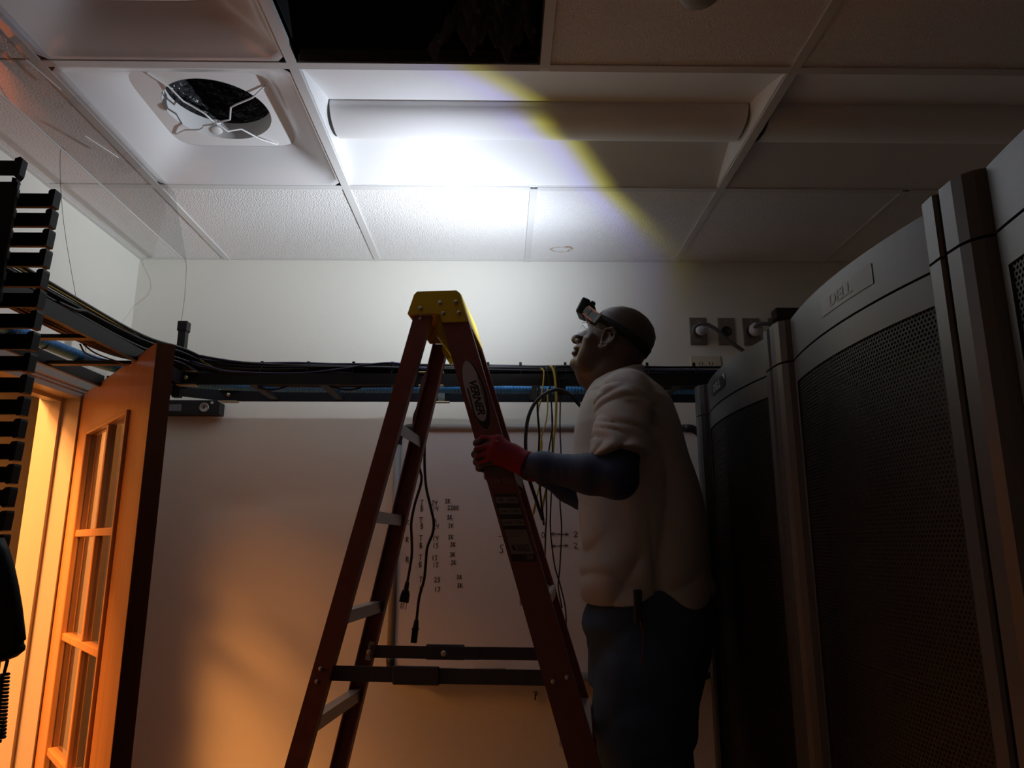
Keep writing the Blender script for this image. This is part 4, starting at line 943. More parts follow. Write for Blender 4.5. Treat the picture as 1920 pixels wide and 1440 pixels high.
# ------------------------------------------------------------------ implicit surfaces for the man and his clothes
def axis_pts(lo, hi, coarse, fine):
    out = [lo]
    while out[-1] < hi:
        x = out[-1]; st = coarse
        for a, b, s_ in fine:
            if a-1e-9 <= x < b: st = min(st, s_)
        out.append(x+st)
    return np.array(out, dtype=np.float32)
class SDF:
    def __init__(s, X, Y, Z):
        s.X, s.Y, s.Z = X, Y, Z; s.D = np.full((len(X), len(Y), len(Z)), 1.0, np.float32)
    def _blk(s, lo, hi):
        r = []
        for A, a, b in ((s.X, lo[0], hi[0]), (s.Y, lo[1], hi[1]), (s.Z, lo[2], hi[2])):
            i0 = max(0, np.searchsorted(A, a)-1); i1 = min(len(A), np.searchsorted(A, b)+2); r.append(slice(i0, i1))
        if any(q.stop <= q.start for q in r): return None, None
        P = np.meshgrid(s.X[r[0]], s.Y[r[1]], s.Z[r[2]], indexing='ij'); return tuple(r), P
    def _mix(s, r, d, k, sub=False):
        a = s.D[r]
        if sub:
            h = np.clip(.5-.5*(d+a)/k, 0, 1); s.D[r] = a*(1-h)-d*h+k*h*(1-h); return
        h = np.clip(.5+.5*(a-d)/k, 0, 1); s.D[r] = a*(1-h)+d*h-k*h*(1-h)
    def cone(s, a, b, ra, rb, k=.02, sub=False):
        a = np.array(a, float); b = np.array(b, float); m = max(ra, rb)+k+.02
        r, P = s._blk(np.minimum(a, b)-m, np.maximum(a, b)+m)
        if r is None: return s
        ab = b-a; L2 = max(ab@ab, 1e-12)
        t = np.clip(((P[0]-a[0])*ab[0]+(P[1]-a[1])*ab[1]+(P[2]-a[2])*ab[2])/L2, 0, 1)
        d = np.sqrt((P[0]-a[0]-t*ab[0])**2+(P[1]-a[1]-t*ab[1])**2+(P[2]-a[2]-t*ab[2])**2)-(ra+(rb-ra)*t)
        s._mix(r, d, k, sub); return s
    def chain(s, pts, rad, k=.02):
        for i in range(len(pts)-1): s.cone(pts[i], pts[i+1], rad[i], rad[i+1], k)
        return s
    def ell(s, c, R, rad, k=.02, sub=False):
        c = np.array(c, float); m = max(rad)+k+.02; r, P = s._blk(c-m, c+m)
        if r is None: return s
        q = [(P[0]-c[0])*R[i][0]+(P[1]-c[1])*R[i][1]+(P[2]-c[2])*R[i][2] for i in range(3)]
        k0 = np.sqrt(sum((q[i]/rad[i])**2 for i in range(3))); k1 = np.sqrt(sum((q[i]/rad[i]**2)**2 for i in range(3)))
        s._mix(r, np.where(k1 > 1e-6, k0*(k0-1)/np.maximum(k1, 1e-6), -min(rad)), k, sub); return s
    def stack(s, o, R, rows, k=.02, n=2.0, grow=0.0):
        """rows: (h, front, back, half width, side) along R[2]; R[0] is front, R[1] side"""
        o = np.array(o, float); rows = np.array(rows, float)
        m = max(np.abs(rows[:, :4]).max(), 0)*1.5+.06; r, P = s._blk(o-m, o+m)
        if r is None: return s
        q = [(P[0]-o[0])*R[i][0]+(P[1]-o[1])*R[i][1]+(P[2]-o[2])*R[i][2] for i in range(3)]
        h = np.clip(q[2], rows[0, 0], rows[-1, 0])
        f, b, w_ = (np.interp(h, rows[:, 0], rows[:, i]) for i in (1, 2, 3)); sd = np.interp(h, rows[:, 0], rows[:, 4]) if rows.shape[1] > 4 else 0
        cx = (f+b)/2; rx = np.maximum((f-b)/2+grow, .002); ry = np.maximum(w_+grow, .002)
        u = np.abs((q[0]-cx)/rx); v = np.abs((q[1]-sd)/ry)
        rho = (u**n+v**n)**(1/n); d = (rho-1)*np.minimum(rx, ry)
        d = np.maximum(d, np.abs(q[2]-h)*1.0+np.maximum(d, -.02)) if False else np.where(np.abs(q[2]-h) > 1e-6, np.sqrt(np.maximum(d, 0)**2+(q[2]-h)**2), d)
        s._mix(r, d.astype(np.float32), k); return s
    def cut(s, p, n):
        """keep the side the normal n points away from"""
        n = np.array(n, float); n /= np.linalg.norm(n); r, P = s._blk((-9, -9, -9), (9, 9, 9))
        d = (P[0]-p[0])*n[0]+(P[1]-p[1])*n[1]+(P[2]-p[2])*n[2]; s.D = np.maximum(s.D, d.astype(np.float32)); return s
    def warp(s, fn):
        P = np.meshgrid(s.X, s.Y, s.Z, indexing='ij', sparse=True); near = np.abs(s.D) < .03
        s.D = np.where(near, s.D+fn(*P), s.D).astype(np.float32); return s
    def mesh(s, smooth=2):
        D = s.D; S = D < 0; X, Y, Z = s.X, s.Y, s.Z; nx, ny, nz = D.shape
        c = np.zeros((nx-1, ny-1, nz-1), np.int8)
        for i in (0, 1):
            for j in (0, 1):
                for k in (0, 1): c += S[i:nx-1+i, j:ny-1+j, k:nz-1+k]
        idx = np.argwhere((c > 0) & (c < 8)); ids = -np.ones(c.shape, np.int32); ids[tuple(idx.T)] = np.arange(len(idx))
        acc = np.zeros((len(idx), 3)); cnt = np.zeros(len(idx)); I = idx
        G_ = (X, Y, Z)
        for ax in range(3):
            o1, o2 = [a for a in range(3) if a != ax]
            for p in (0, 1):
                for q in (0, 1):
                    A = I.copy(); A[:, o1] += p; A[:, o2] += q; B = A.copy(); B[:, ax] += 1
                    da = D[tuple(A.T)]; db = D[tuple(B.T)]; m = (da < 0) != (db < 0); t = np.where(m, da/np.where(m, da-db, 1), 0)
                    pos = np.stack([G_[a][A[:, a]] for a in range(3)], 1).astype(float)
                    pos[:, ax] += t*(G_[ax][B[:, ax]]-G_[ax][A[:, ax]])
                    acc[m] += pos[m]; cnt[m] += 1
        V = acc/np.maximum(cnt, 1)[:, None]; F = []
        for ax in range(3):
            o1, o2 = [(1, 2), (2, 0), (0, 1)][ax]
            sl = [slice(None)]*3; sl2 = [slice(None)]*3; sl[ax] = slice(0, -1); sl2[ax] = slice(1, None)
            ch = S[tuple(sl)] != S[tuple(sl2)]; E = np.argwhere(ch)
            E = E[(E[:, o1] > 0) & (E[:, o2] > 0) & (E[:, o1] < D.shape[o1]-1) & (E[:, o2] < D.shape[o2]-1)]
            inside = S[tuple(E.T)]
            q = []
            for a, b in ((1, 1), (0, 1), (0, 0), (1, 0)):
                C = E.copy(); C[:, o1] -= a; C[:, o2] -= b; q.append(ids[tuple(C.T)])
            q = np.stack(q, 1); q[~inside] = q[~inside][:, ::-1]; F.append(q)
        F = np.concatenate(F); F = F[(F >= 0).all(1)]
        for _ in range(smooth):
            sm = np.zeros_like(V); ct = np.zeros(len(V))
            for a, b in ((0, 1), (1, 2), (2, 3), (3, 0)):
                for x, y in ((a, b), (b, a)): np.add.at(sm, F[:, x], V[F[:, y]]); np.add.at(ct, F[:, x], 1)
            V = V*.5+.5*sm/np.maximum(ct, 1)[:, None]
        return V, F
    def build(s, name, m, parent, org, smooth=2):
        V, F = s.mesh(smooth); me = bpy.data.meshes.new(name); V = V-np.array(org)
        me.vertices.add(len(V)); me.vertices.foreach_set('co', V.astype(np.float32).ravel())
        me.loops.add(len(F)*4); me.loops.foreach_set('vertex_index', F.astype(np.int32).ravel())
        me.polygons.add(len(F)); me.polygons.foreach_set('loop_start', np.arange(len(F), dtype=np.int32)*4)
        me.polygons.foreach_set('use_smooth', np.ones(len(F), bool)); me.update(calc_edges=True); me.validate(); me.materials.append(m)
        o = bpy.data.objects.new(name, me); COL.objects.link(o)
        if parent is not None: o.parent = parent
        else: o.location = org
        return o
I3 = ((1, 0, 0), (0, 1, 0), (0, 0, 1))

SKIN = mat('dark_skin', (.095, .052, .037), .42, spec=.6, bump=(300, .06, .001))
SHIRT = mat('beige_shirt_cotton', (.47, .465, .455), .9, spec=.1, bump=(700, .15, .001), vary=(14, .08))
JEAN = mat('blue_denim', (.055, .095, .165), .9, spec=.1, bump=(500, .25, .001), vary=(20, .2))
NAVY = mat('navy_sleeve_knit', (.028, .046, .110), .65, spec=.3, bump=(400, .1, .001))
GLOVE = mat('red_knit_glove', (.23, .016, .032), .75, spec=.2, bump=(500, .25, .001)); NITR = mat('black_nitrile', (.010, .010, .011), .55)

MAN = Vector((.36, 1.95, .60))
mo = (MAN.x, MAN.y, MAN.z)
# head frame: looking up and a little away from the camera
hy_, hp_ = math.radians(13), math.radians(28)
HF = np.array([-math.cos(hy_)*math.cos(hp_), math.sin(hy_)*math.cos(hp_), math.sin(hp_)])
HU = np.array([math.cos(hy_)*math.sin(hp_), -math.sin(hy_)*math.sin(hp_), math.cos(hp_)])
HL = np.cross(HU, HF); HR = (HF, HL, HU); HO = np.array([.3146, 1.953, 2.156]); HS = 0.955
def hd(x, y, z): return HO+(HF*x+HL*y+HU*z)*HS
HEADROWS = [(-.118, .066, .015, .024), (-.108, .082, -.015, .040), (-.088, .086, -.045, .050), (-.066, .081, -.060, .056), (-.045, .083, -.072, .061), (-.02, .081, -.086, .065),
            (0, .081, -.095, .070), (.022, .090, -.100, .073), (.05, .090, -.103, .0755), (.075, .080, -.098, .072), (.097, .060, -.082, .062), (.112, .036, -.060, .048), (.121, .008, -.034, .026), (.1235, -.004, -.018, .010)]
TORSO = [(v[1], v[0][0], v[0][1], v[2]) for v in ()]
TR = [(1.40, .232, .548, .178), (1.47, .226, .549, .180), (1.503, .221, .551, .181), (1.557, .2118, .5484, .182), (1.64, .2064, .539, .181), (1.738, .199, .5247, .178), (1.838, .196, .501, .178), (1.926, .2010, .482, .182), (1.985, .2164, .463, .178), (2.02, .232, .440, .150), (2.045, .246, .420, .105), (2.07, .258, .398, .078), (2.09, .265, .386, .066)]
TB = ((-1, 0, 0), (0, -1, 0), (0, 0, 1))
def torso(S, grow, rows=TR, k=.02, z0=1.75):
    S.stack((0, 1.95, z0), I3, [(z-z0, b, f, w_) for z, f, b, w_ in rows], k, 2.25, grow)
SHn, ELn, WRn = (.308, 1.778, 1.972), (.266, 1.655, 1.758), (.058, 1.744, 1.801)
SHf, ELf, WRf = (.330, 2.125, 1.975), (.250, 2.235, 1.760), (.098, 2.165, 1.835)
def arm(S, sh, el, wr, g, k=.02, upto=1.0):
    sh, el, wr = map(np.array, (sh, el, wr))
    S.chain([sh, sh*.5+el*.5, el], [.058+g, .053+g, .0445+g], k)
    m1 = el*.72+wr*.28; S.chain([el, m1, el*.2+wr*.8, wr], [.0445+g, .0445+g, .032+g, .0275+g], k)
def hand(S, O, a, b, c, g, sc=1.0, k=.008, fingers=True):
    """hand closed on a rail; a: finger direction, b: outward from the rail, c: up the rail"""
    O, a, b, c = map(np.array, (O, a, b, c)); P = lambda u, v, w_: O+(a*u+b*v+c*w_)*.9
    g = g-.0008
    M = [(-.010, .029, .034), (-.003, .034, .018), (.002, .033, -.003), (.007, .029, -.023)]
    Q = [(.034, .019, .037), (.048, .020, .008), (.046, .019, -.014), (.037, .017, -.030)]
    Dd = [(.055, .000, .029), (.060, -.004, -.002), (.055, -.004, -.023), (.047, -.004, -.040)]
    Tp = [(.046, -.022, .024), (.050, -.026, -.006), (.046, -.025, -.027), (.037, -.021, -.043)]
    W = P(-.068, .037, -.026)
    for i in range(4):
        S.cone(W, P(*M[i]), .020+g, (.0135, .014, .0135, .012)[i]+g, .014)
        S.chain([P(*M[i]), P(*Q[i]), P(*Dd[i]), P(*Tp[i])], [.0122+g, .0108+g, .0096+g, .0085+g], k*.5)
    S.cone(P(-.050, .034, -.004), P(-.012, .031, .004), .022+g, .016+g, .015)
    S.cone(P(-.045, .022, -.034), P(-.056, -.006, -.012), .017+g, .013+g, .012)
    S.chain([P(-.056, -.006, -.012), P(-.044, -.028, .006), P(-.020, -.034, .012)], [.0125+g, .011+g, .0095+g], .006)
rn = np.array([gV.x*-1, gV.y*-1, 0]); en = np.array([-eV.x, -eV.y, 0.]); rail_up = np.array([-ra.x, -ra.y, -ra.z])
cN = np.array([0, 0, 1.0])
hN = np.array(at(930, 850, y=1.789)); 
hFp = gV*(fs(1.845)+.0)+eV*wf(1.845); hF = np.array([hFp.x+.018, hFp.y, 1.845])
person = None
# --- body: one continuous surface
S = SDF(axis_pts(-.10, .60, .009, [(-.10, .10, .0035), (.17, .46, .0032)]), axis_pts(1.58, 2.32, .009, [(1.74, 1.84, .0035), (1.85, 2.08, .0032), (2.08, 2.20, .0045)]), axis_pts(.58, 2.32, .010, [(1.77, 1.92, .0035), (2.02, 2.32, .0030)]))
torso(S, -.020, [r_ for r_ in TR if r_[0] < 2.03]+[(2.03, .262, .425, .125)], .03)
S.stack((0, 1.95, 1.3), I3, [(0.02, .535, .235, .168), (.10, .545, .228, .170), (.2, .54, .235, .165)], .03, 2.2, -.014)
for yy, hx, ax in ((1.862, .365, .425), (2.045, .375, .430)):
    S.chain([(hx-.005, yy, 1.33), (.352, yy, 1.07), (.385, yy, .96), (.412, yy, .90), (ax, yy, .70)], [.098, .068, .060, .056, .040], .03)
    S.chain([(ax+.02, yy, .645), (ax-.06, yy, .640), (ax-.14, yy, .632)], [.036, .036, .028], .02)
arm(S, SHn, ELn, WRn, -.005); arm(S, SHf, ELf, WRf, -.005)
hand(S, hN, rn, en, cN, -.0022); hand(S, hF, rn, -en, cN, -.0022)
S.cone(WRn, hN+rn*-.0612+en*.0333-cN*.0234, .026, .020, .015); S.cone(WRf, hF+rn*-.0612-en*.0333-cN*.0234, .026, .020, .015)
# neck
S.chain([(.338, 1.948, 1.99), hd(-.028, 0, -.085), hd(-.030, 0, -.03)], [.072, .060, .062], .03)
S.cone((.325, 1.95, 2.03), hd(.025, 0, -.108), .054, .038, .03)
# head
S.stack(HO, HR, [tuple(v*HS for v in r_) for r_ in HEADROWS], .018, 2.15)
E_ = lambda x, y, z, rx, ry, rz, k: S.ell(hd(x, y, z), HR, (rx*HS, ry*HS, rz*HS), k)
S.cone(hd(.085, 0, .012), hd(.109, 0, -.024), .009, .0135, .010)                  # nose
E_(.112, 0, -.030, .0125, .0125, .011, .008)
for sd in (-1, 1):
    E_(.097, .0155*sd, -.034, .011, .0090, .0085, .006)                            # nostril wings
    E_(.082, .031*sd, .024, .0125, .025, .0085, .012)                              # brow ridge
    E_(.064, .044*sd, -.022, .019, .020, .017, .02)                                # cheekbone
    E_(.0735, .031*sd, .003, .0120, .0150, .0095, .006)                            # closed-over lid form
    S.ell(hd(.100, .0155*sd, -.041), HR, (.005, .0042, .004), .003, True)          # nostril
    E_(.046, .048*sd, -.065, .026, .013, .028, .03)                                # cheek
E_(.0930, 0, -.054, .0135, .024, .0078, .005)                                      # upper lip
E_(.0915, 0, -.0690, .0135, .022, .0082, .005)                                     # lower lip
E_(.082, 0, -.047, .013, .028, .010, .012)
S.ell(hd(.1065, 0, -.0614), HR, (.008, .021, .0018), .002, True)                    # mouth line
E_(.077, 0, -.096, .019, .024, .015, .014)                                         # chin
for sd in (-1, 1):                                                                # ears
    b0 = lambda x, y, z: hd(.014+x, (.0705+y)*sd, -.006+z)
    S.ell(b0(-.003, .004, .0), HR, (.019*HS, .0045, .031*HS), .006)
    S.chain([b0(.014, .004, .008), b0(.012, .010, .024), b0(-.004, .014, .034), b0(-.019, .015, .024), b0(-.021, .014, .004), b0(-.013, .010, -.016), b0(-.002, .006, -.030), b0(.008, .004, -.027)], [.0045, .0050, .0052, .0052, .0048, .0044, .0062, .0055], .003)
    S.chain([b0(-.004, .009, .020), b0(-.012, .011, .008), b0(-.008, .009, -.010), b0(.004, .007, -.014)], [.0035]*4, .003)
    S.ell(b0(.004, .010, -.002), HR, (.008, .006, .010), .004, True)
person = S.build('person', SKIN, None, mo, 2)
tag(person, 'man in a beige shirt and jeans climbing the stepladder, looking up at the ceiling', 'person')
print('body verts', len(person.data.vertices))
LP = lambda p: Vector(p)-MAN
for sd in (-1, 1):
    q = MB().ellipsoid(LP(hd(.0795, .031*sd, .0035)), Vector(HF)*.0085, Vector(HL)*.0105, Vector(HU)*.0048, 16, 10); q.build('eye', mat('eye_white', (.50, .47, .44), .2), person)
    MB().ellipsoid(LP(hd(.0868, .031*sd, .0050)), Vector(HF)*.0018, Vector(HL)*.0045, Vector(HU)*.0036, 12, 8).build('iris', mat('eye_dark', (.02, .012, .01), .2), person)
# stubble-dark hair cap cropped very short
STUB = mat('cropped_hair', (.055, .042, .038), .45, spec=.6, bump=(900, .25, .001))
S = SDF(axis_pts(.16, .46, .0036, []), axis_pts(1.82, 2.10, .0036, []), axis_pts(2.02, 2.32, .0036, []))
S.stack(HO, HR, [tuple(v*HS for v in r_) for r_ in HEADROWS if r_[0] > -.06], .012, 2.15, .0016)
S.cut(hd(.062, 0, .045), HF*.93-HU*.36); S.cut(hd(-.02, 0, -.012), -HU*.85+HF*.52)
S.build('hair', STUB, person, mo, 1)
# --- shirt
def ridge(t): return 1-2*np.abs(np.sin(t))**.7
def ramp01(x, a, b): return np.clip((x-a)/(b-a), 0, 1)
def folds(X, Y, Z):
    # sleeve: creases fanning out from the front of the armpit
    dx, dz = X-.205, Z-1.905; th = np.arctan2(dz, np.maximum(dx, 1e-4)); rho = np.sqrt(dx*dx+dz*dz)
    nr = ramp01(1.815-Y, 0, .03)
    n = .0042*ridge(5.2*th+9*rho+1.2*np.sin(60*dz+20*Y))*nr*ramp01(rho, .015, .05)*ramp01(.20-rho, 0, .08)
    n = n+.0028*ridge(38*(Z+.55*X)+1.7*np.sin(24*X+8*Y))*nr*ramp01(Z, 1.83, 1.86)
    # trunk: long drapes falling from armpit towards the back hem, shorter pulls at the belly
    lo = ramp01(1.86-Z, 0, .08)*ramp01(Z, 1.40, 1.45)
    n = n+.0085*ridge(15*(X*.95+Z*.42)+1.3*np.sin(9*Z+4*Y)+.8*np.sin(15*X))*lo
    n = n+.0075*ridge(21*(X*.9-Z*.75)+1.5*np.sin(11*X+5*Y))*ramp01(1.66-Z, 0, .10)*ramp01(Z, 1.40, 1.44)*ramp01(.40-X, 0, .12)
    n = n+.0045*ridge(33*(Z+.2*X)+1.6*np.sin(13*X+9*Y))*ramp01(1.60-Z, 0, .08)*ramp01(Z, 1.40, 1.43)
    # side seam
    n = n+.005*np.exp(-((X-.362+(Z-1.62)*.05)/.0055)**2)*ramp01(1.70-Z, 0, .06)*ramp01(1.84-Y, 0, .03)
    # shoulder yoke seam
    n = n+.003*np.exp(-((Z-1.985+.45*(X-.30))/.006)**2)*ramp01(1.90-Y, 0, .03)
    return n
S = SDF(axis_pts(.14, .60, .0042, []), axis_pts(1.58, 2.32, .0046, [(1.98, 2.32, .008)]), axis_pts(1.36, 2.14, .0042, []))
torso(S, 0, TR, .02)
for sh, el, sg in ((SHn, ELn, 1), (SHf, ELf, -1)):
    sh, el = np.array(sh), np.array(el); d_ = (el-sh); S2 = SDF(S.X, S.Y, S.Z)
    S2.chain([(.330, 1.95-sg*.10, 2.008), (.318, 1.95-sg*.150, 1.992), sh+d_*.12, sh+d_*.50, sh+d_*.80], [.052, .054, .062, .060, .066], .03)
    S2.cut((.272, 1.95-sg*.29, 1.818), (.10, -.35*sg, -1.0))
    S._mix((slice(None),)*3, S2.D, .022)
S.warp(folds)
S.cut((.245, 1.95, 2.040), (-.42, 0, .91)) if False else S.cut((.262, 1.95, 2.052), (-.30, 0, .95))
P_ = np.meshgrid(S.X, S.Y, S.Z, indexing='ij', sparse=True)
hem = 1.462+.036*np.exp(-((P_[0]-.385)/.045)**2)*np.clip((1.95-P_[1])/.12, 0, 1)+.006*np.sin(30*P_[0]+20*P_[1])
S.D = np.maximum(S.D, (hem-P_[2]).astype(np.float32))
S.build('shirt', SHIRT, person, mo, 1)
q = MB(); ring = [LP((.262+.135*0, 0, 0))]
pts = [LP((.322+.070*math.cos(a), 1.95+.069*math.sin(a), 2.048+.30*(.322+.070*math.cos(a)-.262)/.95+.001)) for a in [2*math.pi*k/36 for k in range(37)]]
MB().tube(pts, .0070, 8).build('collar', SHIRT, person)
hemn = [np.array(ELn)*.66+np.array(SHn)*.34]
# --- jeans
S = SDF(axis_pts(.12, .60, .007, []), axis_pts(1.70, 2.22, .007, []), axis_pts(.66, 1.52, .007, []))
JR = [(1.26, .2275, .492, .170), (1.331, .2275, .524, .176), (1.41, .2135, .541, .180), (1.436, .2195, .5440, .180), (1.475, .238, .542, .176), (1.50, .243, .538, .172)]
S.stack((0, 1.95, 1.35), I3, [(z-1.35, b, f, w_) for z, f, b, w_ in JR], .02, 2.3)
for yy, x0, x1, x2 in ((1.862, .355, .345, .430), (2.048, .365, .365, .433)):
    S.chain([(x0+.005, yy, 1.30), (x1+.002, yy, 1.20), (x1, yy, 1.08), (.385, yy, .98), (.412, yy, .90), (x2, yy, .69)], [.118, .112, .1000, .092, .084, .075], .03)
def jf(X, Y, Z):
    return .006*ridge(36*(Z+.25*X)+2*np.sin(20*X+12*Y))*np.exp(-((Z-1.10)/.09)**2)+.0045*ridge(17*(Z*.9-X*.7)+1.6*np.sin(13*Y+8*X))+.005*np.exp(-((Z-1.375+.25*(X-.22))/.010)**2)*np.clip((.33-X)/.06, 0, 1)
S.warp(jf); S.build('jeans', JEAN, person, mo, 2)
# --- arm sleeves
def slv(sh, el, wr, name):
    lo = np.minimum(np.minimum(sh, el), wr)-.09; hi = np.maximum(np.maximum(sh, el), wr)+.09
    S = SDF(*[axis_pts(lo[i], hi[i], .0042, []) for i in range(3)])
    arm(S, sh, el, wr, .0)
    e2, w2 = np.array(el), np.array(wr); d_ = (w2-e2); L_n = np.linalg.norm(d_); d_ /= L_n
    def wv(X, Y, Z):
        t = (X-e2[0])*d_[0]+(Y-e2[1])*d_[1]+(Z-e2[2])*d_[2]
        return -.0016*np.abs(np.sin(150*t+3*np.sin(40*Z)))*np.clip((t-.06)/.04, 0, 1)*np.clip((L_n-.02-t)/.02, 0, 1)
    S.warp(wv); S.cut(w2+d_*.004, d_); s2 = np.array(sh); ds = (e2-s2); ds /= np.linalg.norm(ds); S.cut(s2+ds*.05, -ds)
    S.build(name, NAVY, person, mo, 1)
slv(SHn, ELn, WRn, 'arm_sleeve'); slv(SHf, ELf, WRf, 'arm_sleeve')
# --- gloves
def glove(O, a, b, c, wr, name):
    lo = np.array(O)-.12; hi = np.array(O)+.12
    S = SDF(*[axis_pts(lo[i], hi[i], .0024, []) for i in range(3)])
    hand(S, O, a, b, c, 0.0); W = O-a*.0612+b*.0333-c*.0234; wr = np.array(wr)
    dw = (wr-W); S.cone(W, W+dw*1.05, .0235, .0320, .02)
    S.cut(wr+dw/np.linalg.norm(dw)*.006, dw)
    o = S.build(name, GLOVE, person, mo, 2); o.data.materials.append(NITR)
    me = o.data; n = len(me.polygons); cen = np.zeros(n*3, np.float32); me.polygons.foreach_get('center', cen); nor = np.zeros(n*3, np.float32); me.polygons.foreach_get('normal', nor)
    cen = cen.reshape(-1, 3)+np.array(mo); nor = nor.reshape(-1, 3); u, v, w_ = ((cen-O)@x/.9 for x in (a, b, c))
    idx = ((u > .050) | ((v < .012)) | ((nor@c < -.30) & (u > .004)) | ((nor@c < -.45) & (u > -.05) & (v < .03)) | ((u > .012) & (w_ > .018) & (w_ < .036) & (nor@c < .55))).astype(np.int32)
    me.polygons.foreach_set('material_index', idx); me.update(); return o
glove(hN, rn, en, cN, WRn, 'glove'); glove(hF, rn, -en, cN, WRf, 'glove')
WPR = mat('white_glove_print', (.55, .42, .42), .6)
for k, (u0, w0, u1, w1) in enumerate(((-.022, .032, -.028, -.004), (-.029, .030, -.034, -.002), (-.010, .034, -.016, .018), (-.004, .030, -.012, .026), (.004, .006, -.004, .000))):
    pa = hN+rn*u0*.9+en*(.0430 if w0 < .031 else .0390)+cN*w0*.9; pb = hN+rn*u1*.9+en*.0450+cN*w1*.9
    MB().bar(LP(pa), LP(pb), .0026, .0016, tuple(en)).build('glove_print', WPR, person)
q = MB(); W = hN-rn*.0612+en*.0333-cN*.0234; ax_ = Vector(np.array(WRn)-W).normalized()
for off in (-.004, .003): q.lathe([(.0300, -.0015), (.0318, -.0015), (.0318, .0015), (.0300, .0015), (.0300, -.0015)], LP(WRn)+ax_*off, ax_, 28, cap=False)
q.build('glove_cuff', mat('pink_cuff', (.45, .08, .10), .7), person)
# --- belt pouch and red cord at the near hip, shoes
p0 = Vector(at(1196, 1138, y=1.768)); c0 = p0-MAN
MB().obox(c0, (1, 0, 0), (0, 1, 0), (0, 0, 1), .010, .010, .040, .004).build('belt_pouch', mat('olive_pouch', (.035, .030, .018), .7), person)
MB().tube([LP(p) for p in bez([at(1200, 1165, y=1.757), at(1206, 1190, y=1.752), at(1206, 1215, y=1.750), at(1203, 1240, y=1.752), at(1203, 1266, y=1.753)], 5)], .0016, 6).build('red_cord', mat('red_cord', (.30, .03, .03), .6), person)
SHOE = mat('black_boot', (.015, .014, .013), .5)
for yy, ax in ((1.862, .425), (2.048, .430)):
    S = SDF(axis_pts(.20, .56, .006, []), axis_pts(yy-.08, yy+.08, .006, []), axis_pts(.58, .80, .006, []))
    S.chain([(ax+.03, yy, .652), (ax-.06, yy, .648), (ax-.15, yy, .638)], [.046, .045, .036], .02); S.cone((ax, yy, .66), (ax, yy, .74), .050, .052, .03)
    S.cut((0, 0, .602), (0, 0, -1)); S.build('boot', SHOE, person, mo, 1)

# ------------------------------------------------------------------ headlamp and safety glasses
hl = empty('headlamp', hd(.0, 0, .045), 0, 'black headlamp with orange edged side plate strapped round the man\'s head', 'headlamp')
HLO = Vector(hd(.0, 0, .045)); hq = lambda x, y, z: Vector(hd(x, y, z))-HLO
def headrad(z):
    zs_ = [r_[0] for r_ in HEADROWS]; return tuple(float(np.interp(z, zs_, [r_[i] for r_ in HEADROWS])) for i in (1, 2, 3))
def headpt(a, z, off):
    f, b, w_ = headrad(z); cx, rx, ry = (f+b)/2, (f-b)/2, w_
    c, s_ = math.cos(a), math.sin(a); n = 2.15; k = (abs(c)**n+abs(s_)**n)**(-1/n)
    return hq(cx+(rx+off)*k*c, (ry+off)*k*s_, z)
STRAP = mat('black_strap', (.012, .012, .013), .8)
vs = []; N = 60
for i in range(N):
    a = 2*math.pi*i/N; zc = .036+.016*math.cos(a)
    for dz, off in ((-.0125, .0022), (.0125, .0022), (.0125, .0044), (-.0125, .0044)): vs.append(headpt(a, zc+dz, off))
MB().add(vs, [(i*4+k, i*4+(k+1) % 4, ((i+1) % N)*4+(k+1) % 4, ((i+1) % N)*4+k) for i in range(N) for k in range(4)], True).build('strap', STRAP, hl)
F_, L2_, U_ = Vector(HF), Vector(HL), Vector(HU)
ORNG = mat('orange_trim', (.55, .15, .05), .5); LPB = mat('lamp_black', (.014, .015, .014), .45); LPG = mat('lamp_grey', (.10, .10, .105), .5)
fz = .060
MB().obox(hq(.106, 0, fz), F_, L2_, U_, .010, .040, .020, .006).build('back_plate', LPB, hl)
MB().obox(hq(.128, .010, fz+.004), F_, L2_, U_, .0125, .038, .024, .005).build('lamp_body', LPB, hl)
MB().obox(hq(.1425, .010, fz+.004), F_, L2_, U_, .0015, .030, .017, .001).build('lens', GLASS, hl)
MB().obox(hq(.112, .012, fz+.030), F_, L2_, U_, .006, .010, .005, .002).build('switch', LPB, hl)
# side plate towards the temple, edged in orange
sa, sb = hq(.114, .046, fz-.004), hq(.062, .0785, fz-.024); dn = (sb-sa).normalized(); nb = (L2_*.85+F_*.5); nb = (nb-dn*nb.dot(dn)).normalized(); ub = dn.cross(nb)
if ub.dot(U_) < 0: ub = -ub
mid = (sa+sb)/2
MB().obox(mid, dn, nb, ub, (sb-sa).length/2, .0035, .0150, .002).build('side_plate', LPB, hl)
for sg in (-1, 1): MB().obox(mid+ub*.0128*sg+nb*.0040-dn*.003, dn, nb, ub, (sb-sa).length/2-.006, .0012, .0022, .0008).build('orange_edge', ORNG, hl)
MB().obox(mid-dn*.020+nb*.0042, dn, nb, ub, .012, .0008, .0095).build('side_label', LPG, hl)
for k in range(3): MB().obox(mid-dn*(.026-k*.006)+nb*.0052, dn, nb, ub, .0018, .0004, .0065).build('label_print', LPB, hl)
MB().obox(sb+nb*.002, dn, nb, ub, .007, .0040, .0145, .002).build('strap_buckle', LPG, hl)
sg_ = empty('safety_glasses', hd(.09, 0, .0), 0, 'clear safety glasses on the man\'s face below the headlamp', 'glasses')
SGO = Vector(hd(.09, 0, .0)); sq_ = lambda x, y, z: Vector(hd(x, y, z))-SGO
def lens(u, v):
    a = (u-.5)*2; y = .066*a; z = -.020+.042*v+.004*a*a*(-1)
    if v < .5: z += .012*math.exp(-(y/.014)**2)*(1-2*v)
    return sq_(.116-.052*abs(a)**2.6-.004*(v-.5), y, z)
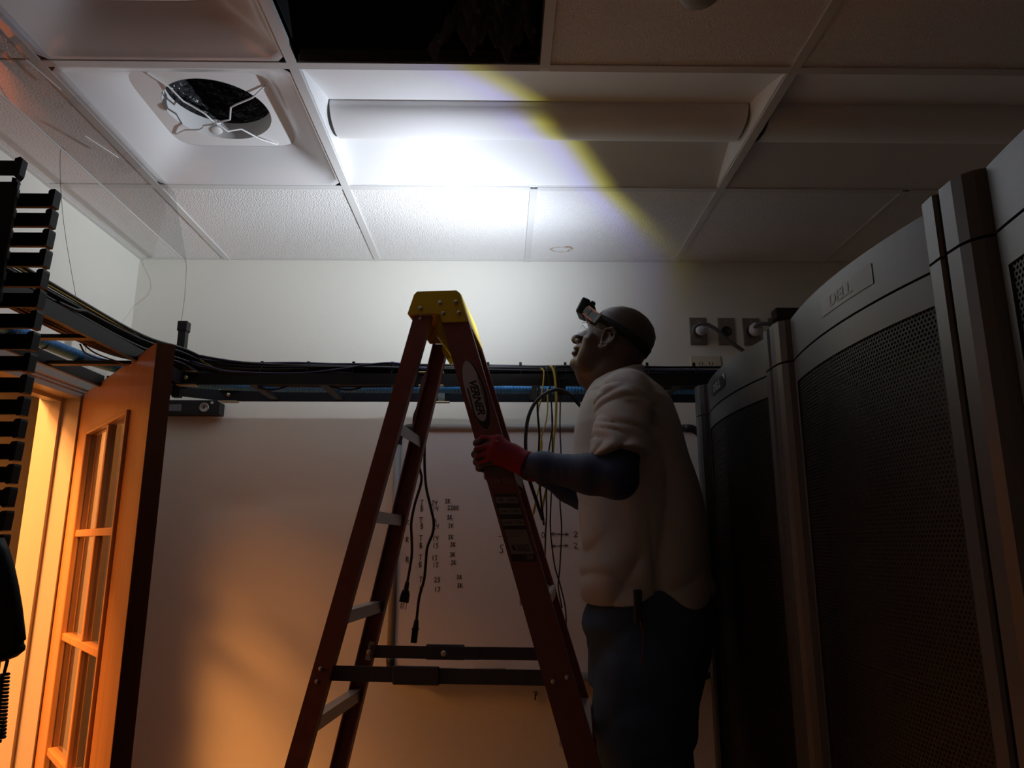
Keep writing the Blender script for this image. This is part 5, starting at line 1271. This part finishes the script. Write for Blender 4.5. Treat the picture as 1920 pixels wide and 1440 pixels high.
CLR = glass('clear_polycarbonate', (.96, .97, .97), .02)
q = MB(); q.grid(lens, 24, 6); o = q.build('lens', CLR, sg_); solid(o, .0018)
TEMPL = mat('clear_temple', (.30, .31, .32), .25)
for sd in (-1, 1):
    MB().tube(bez([sq_(.064, .0675*sd, .012), sq_(.045, .0765*sd, .010), sq_(.020, .0800*sd, .012), sq_(-.002, .0800*sd, .020)], 5), .0018, 6).build('temple', TEMPL, sg_)
MB().tube([lens(i/24, 1.0)+Vector((0, 0, .0005)) for i in range(25)], .0010, 5).build('brow_bar', TEMPL, sg_)

# ------------------------------------------------------------------ sub-parts: small pieces go under the part that carries them
def nest(o, p): o.parent = p; o.location = o.location - p.location
UNDER = {'badge_lettering': 'badge', 'badge_corner': 'badge', 'oval_field': 'oval_sticker', 'oval_stripe': 'oval_sticker', 'oval_lettering': 'oval_sticker',
         'weight_print': 'upper_sticker', 'sticker_row': 'rating_sticker', 'row_print': 'rating_sticker', 'sticker_panel': 'rating_sticker', 'print_line': 'rating_sticker',
         'bar_mark': 'rating_sticker', 'print_mark': 'rating_sticker', 'print_block': 'rating_sticker', 'step_brace': 'step', 'finger_tip': 'finger', 'finger_link': 'finger',
         'edge_highlight': 'side_plate', 'spreader_lock': 'spreader_bar', 'hinge_bracket': 'spreader_bar', 'orange_edge': 'side_plate', 'side_label': 'side_plate', 'label_print': 'side_plate',
         'lens': 'lamp_body', 'switch': 'lamp_body', 'blade': 'plug_body', 'ground_pin': 'plug_body', 'keyhole': 'lock_cylinder', 'slot': 'receptacle', 'handwriting': 'board', 'iris': 'eye', 'red_cord': 'belt_pouch'}
stem_ = lambda n: n.split('.')[0]
last = {}
for o in MADE:
    st = stem_(o.name); th = o.parent
    if th is None: continue
    if st in UNDER and (th.name, UNDER[st]) in last: nest(o, last[(th.name, UNDER[st])])
    else: last[(th.name, st)] = o
gl_ = [o for o in person.children if stem_(o.name) == 'glove']
for o in list(person.children):
    if stem_(o.name) in ('glove_print', 'glove_cuff'): nest(o, min(gl_, key=lambda g: g.name))
    if stem_(o.name) == 'collar': nest(o, [c for c in person.children if stem_(c.name) == 'shirt'][0])
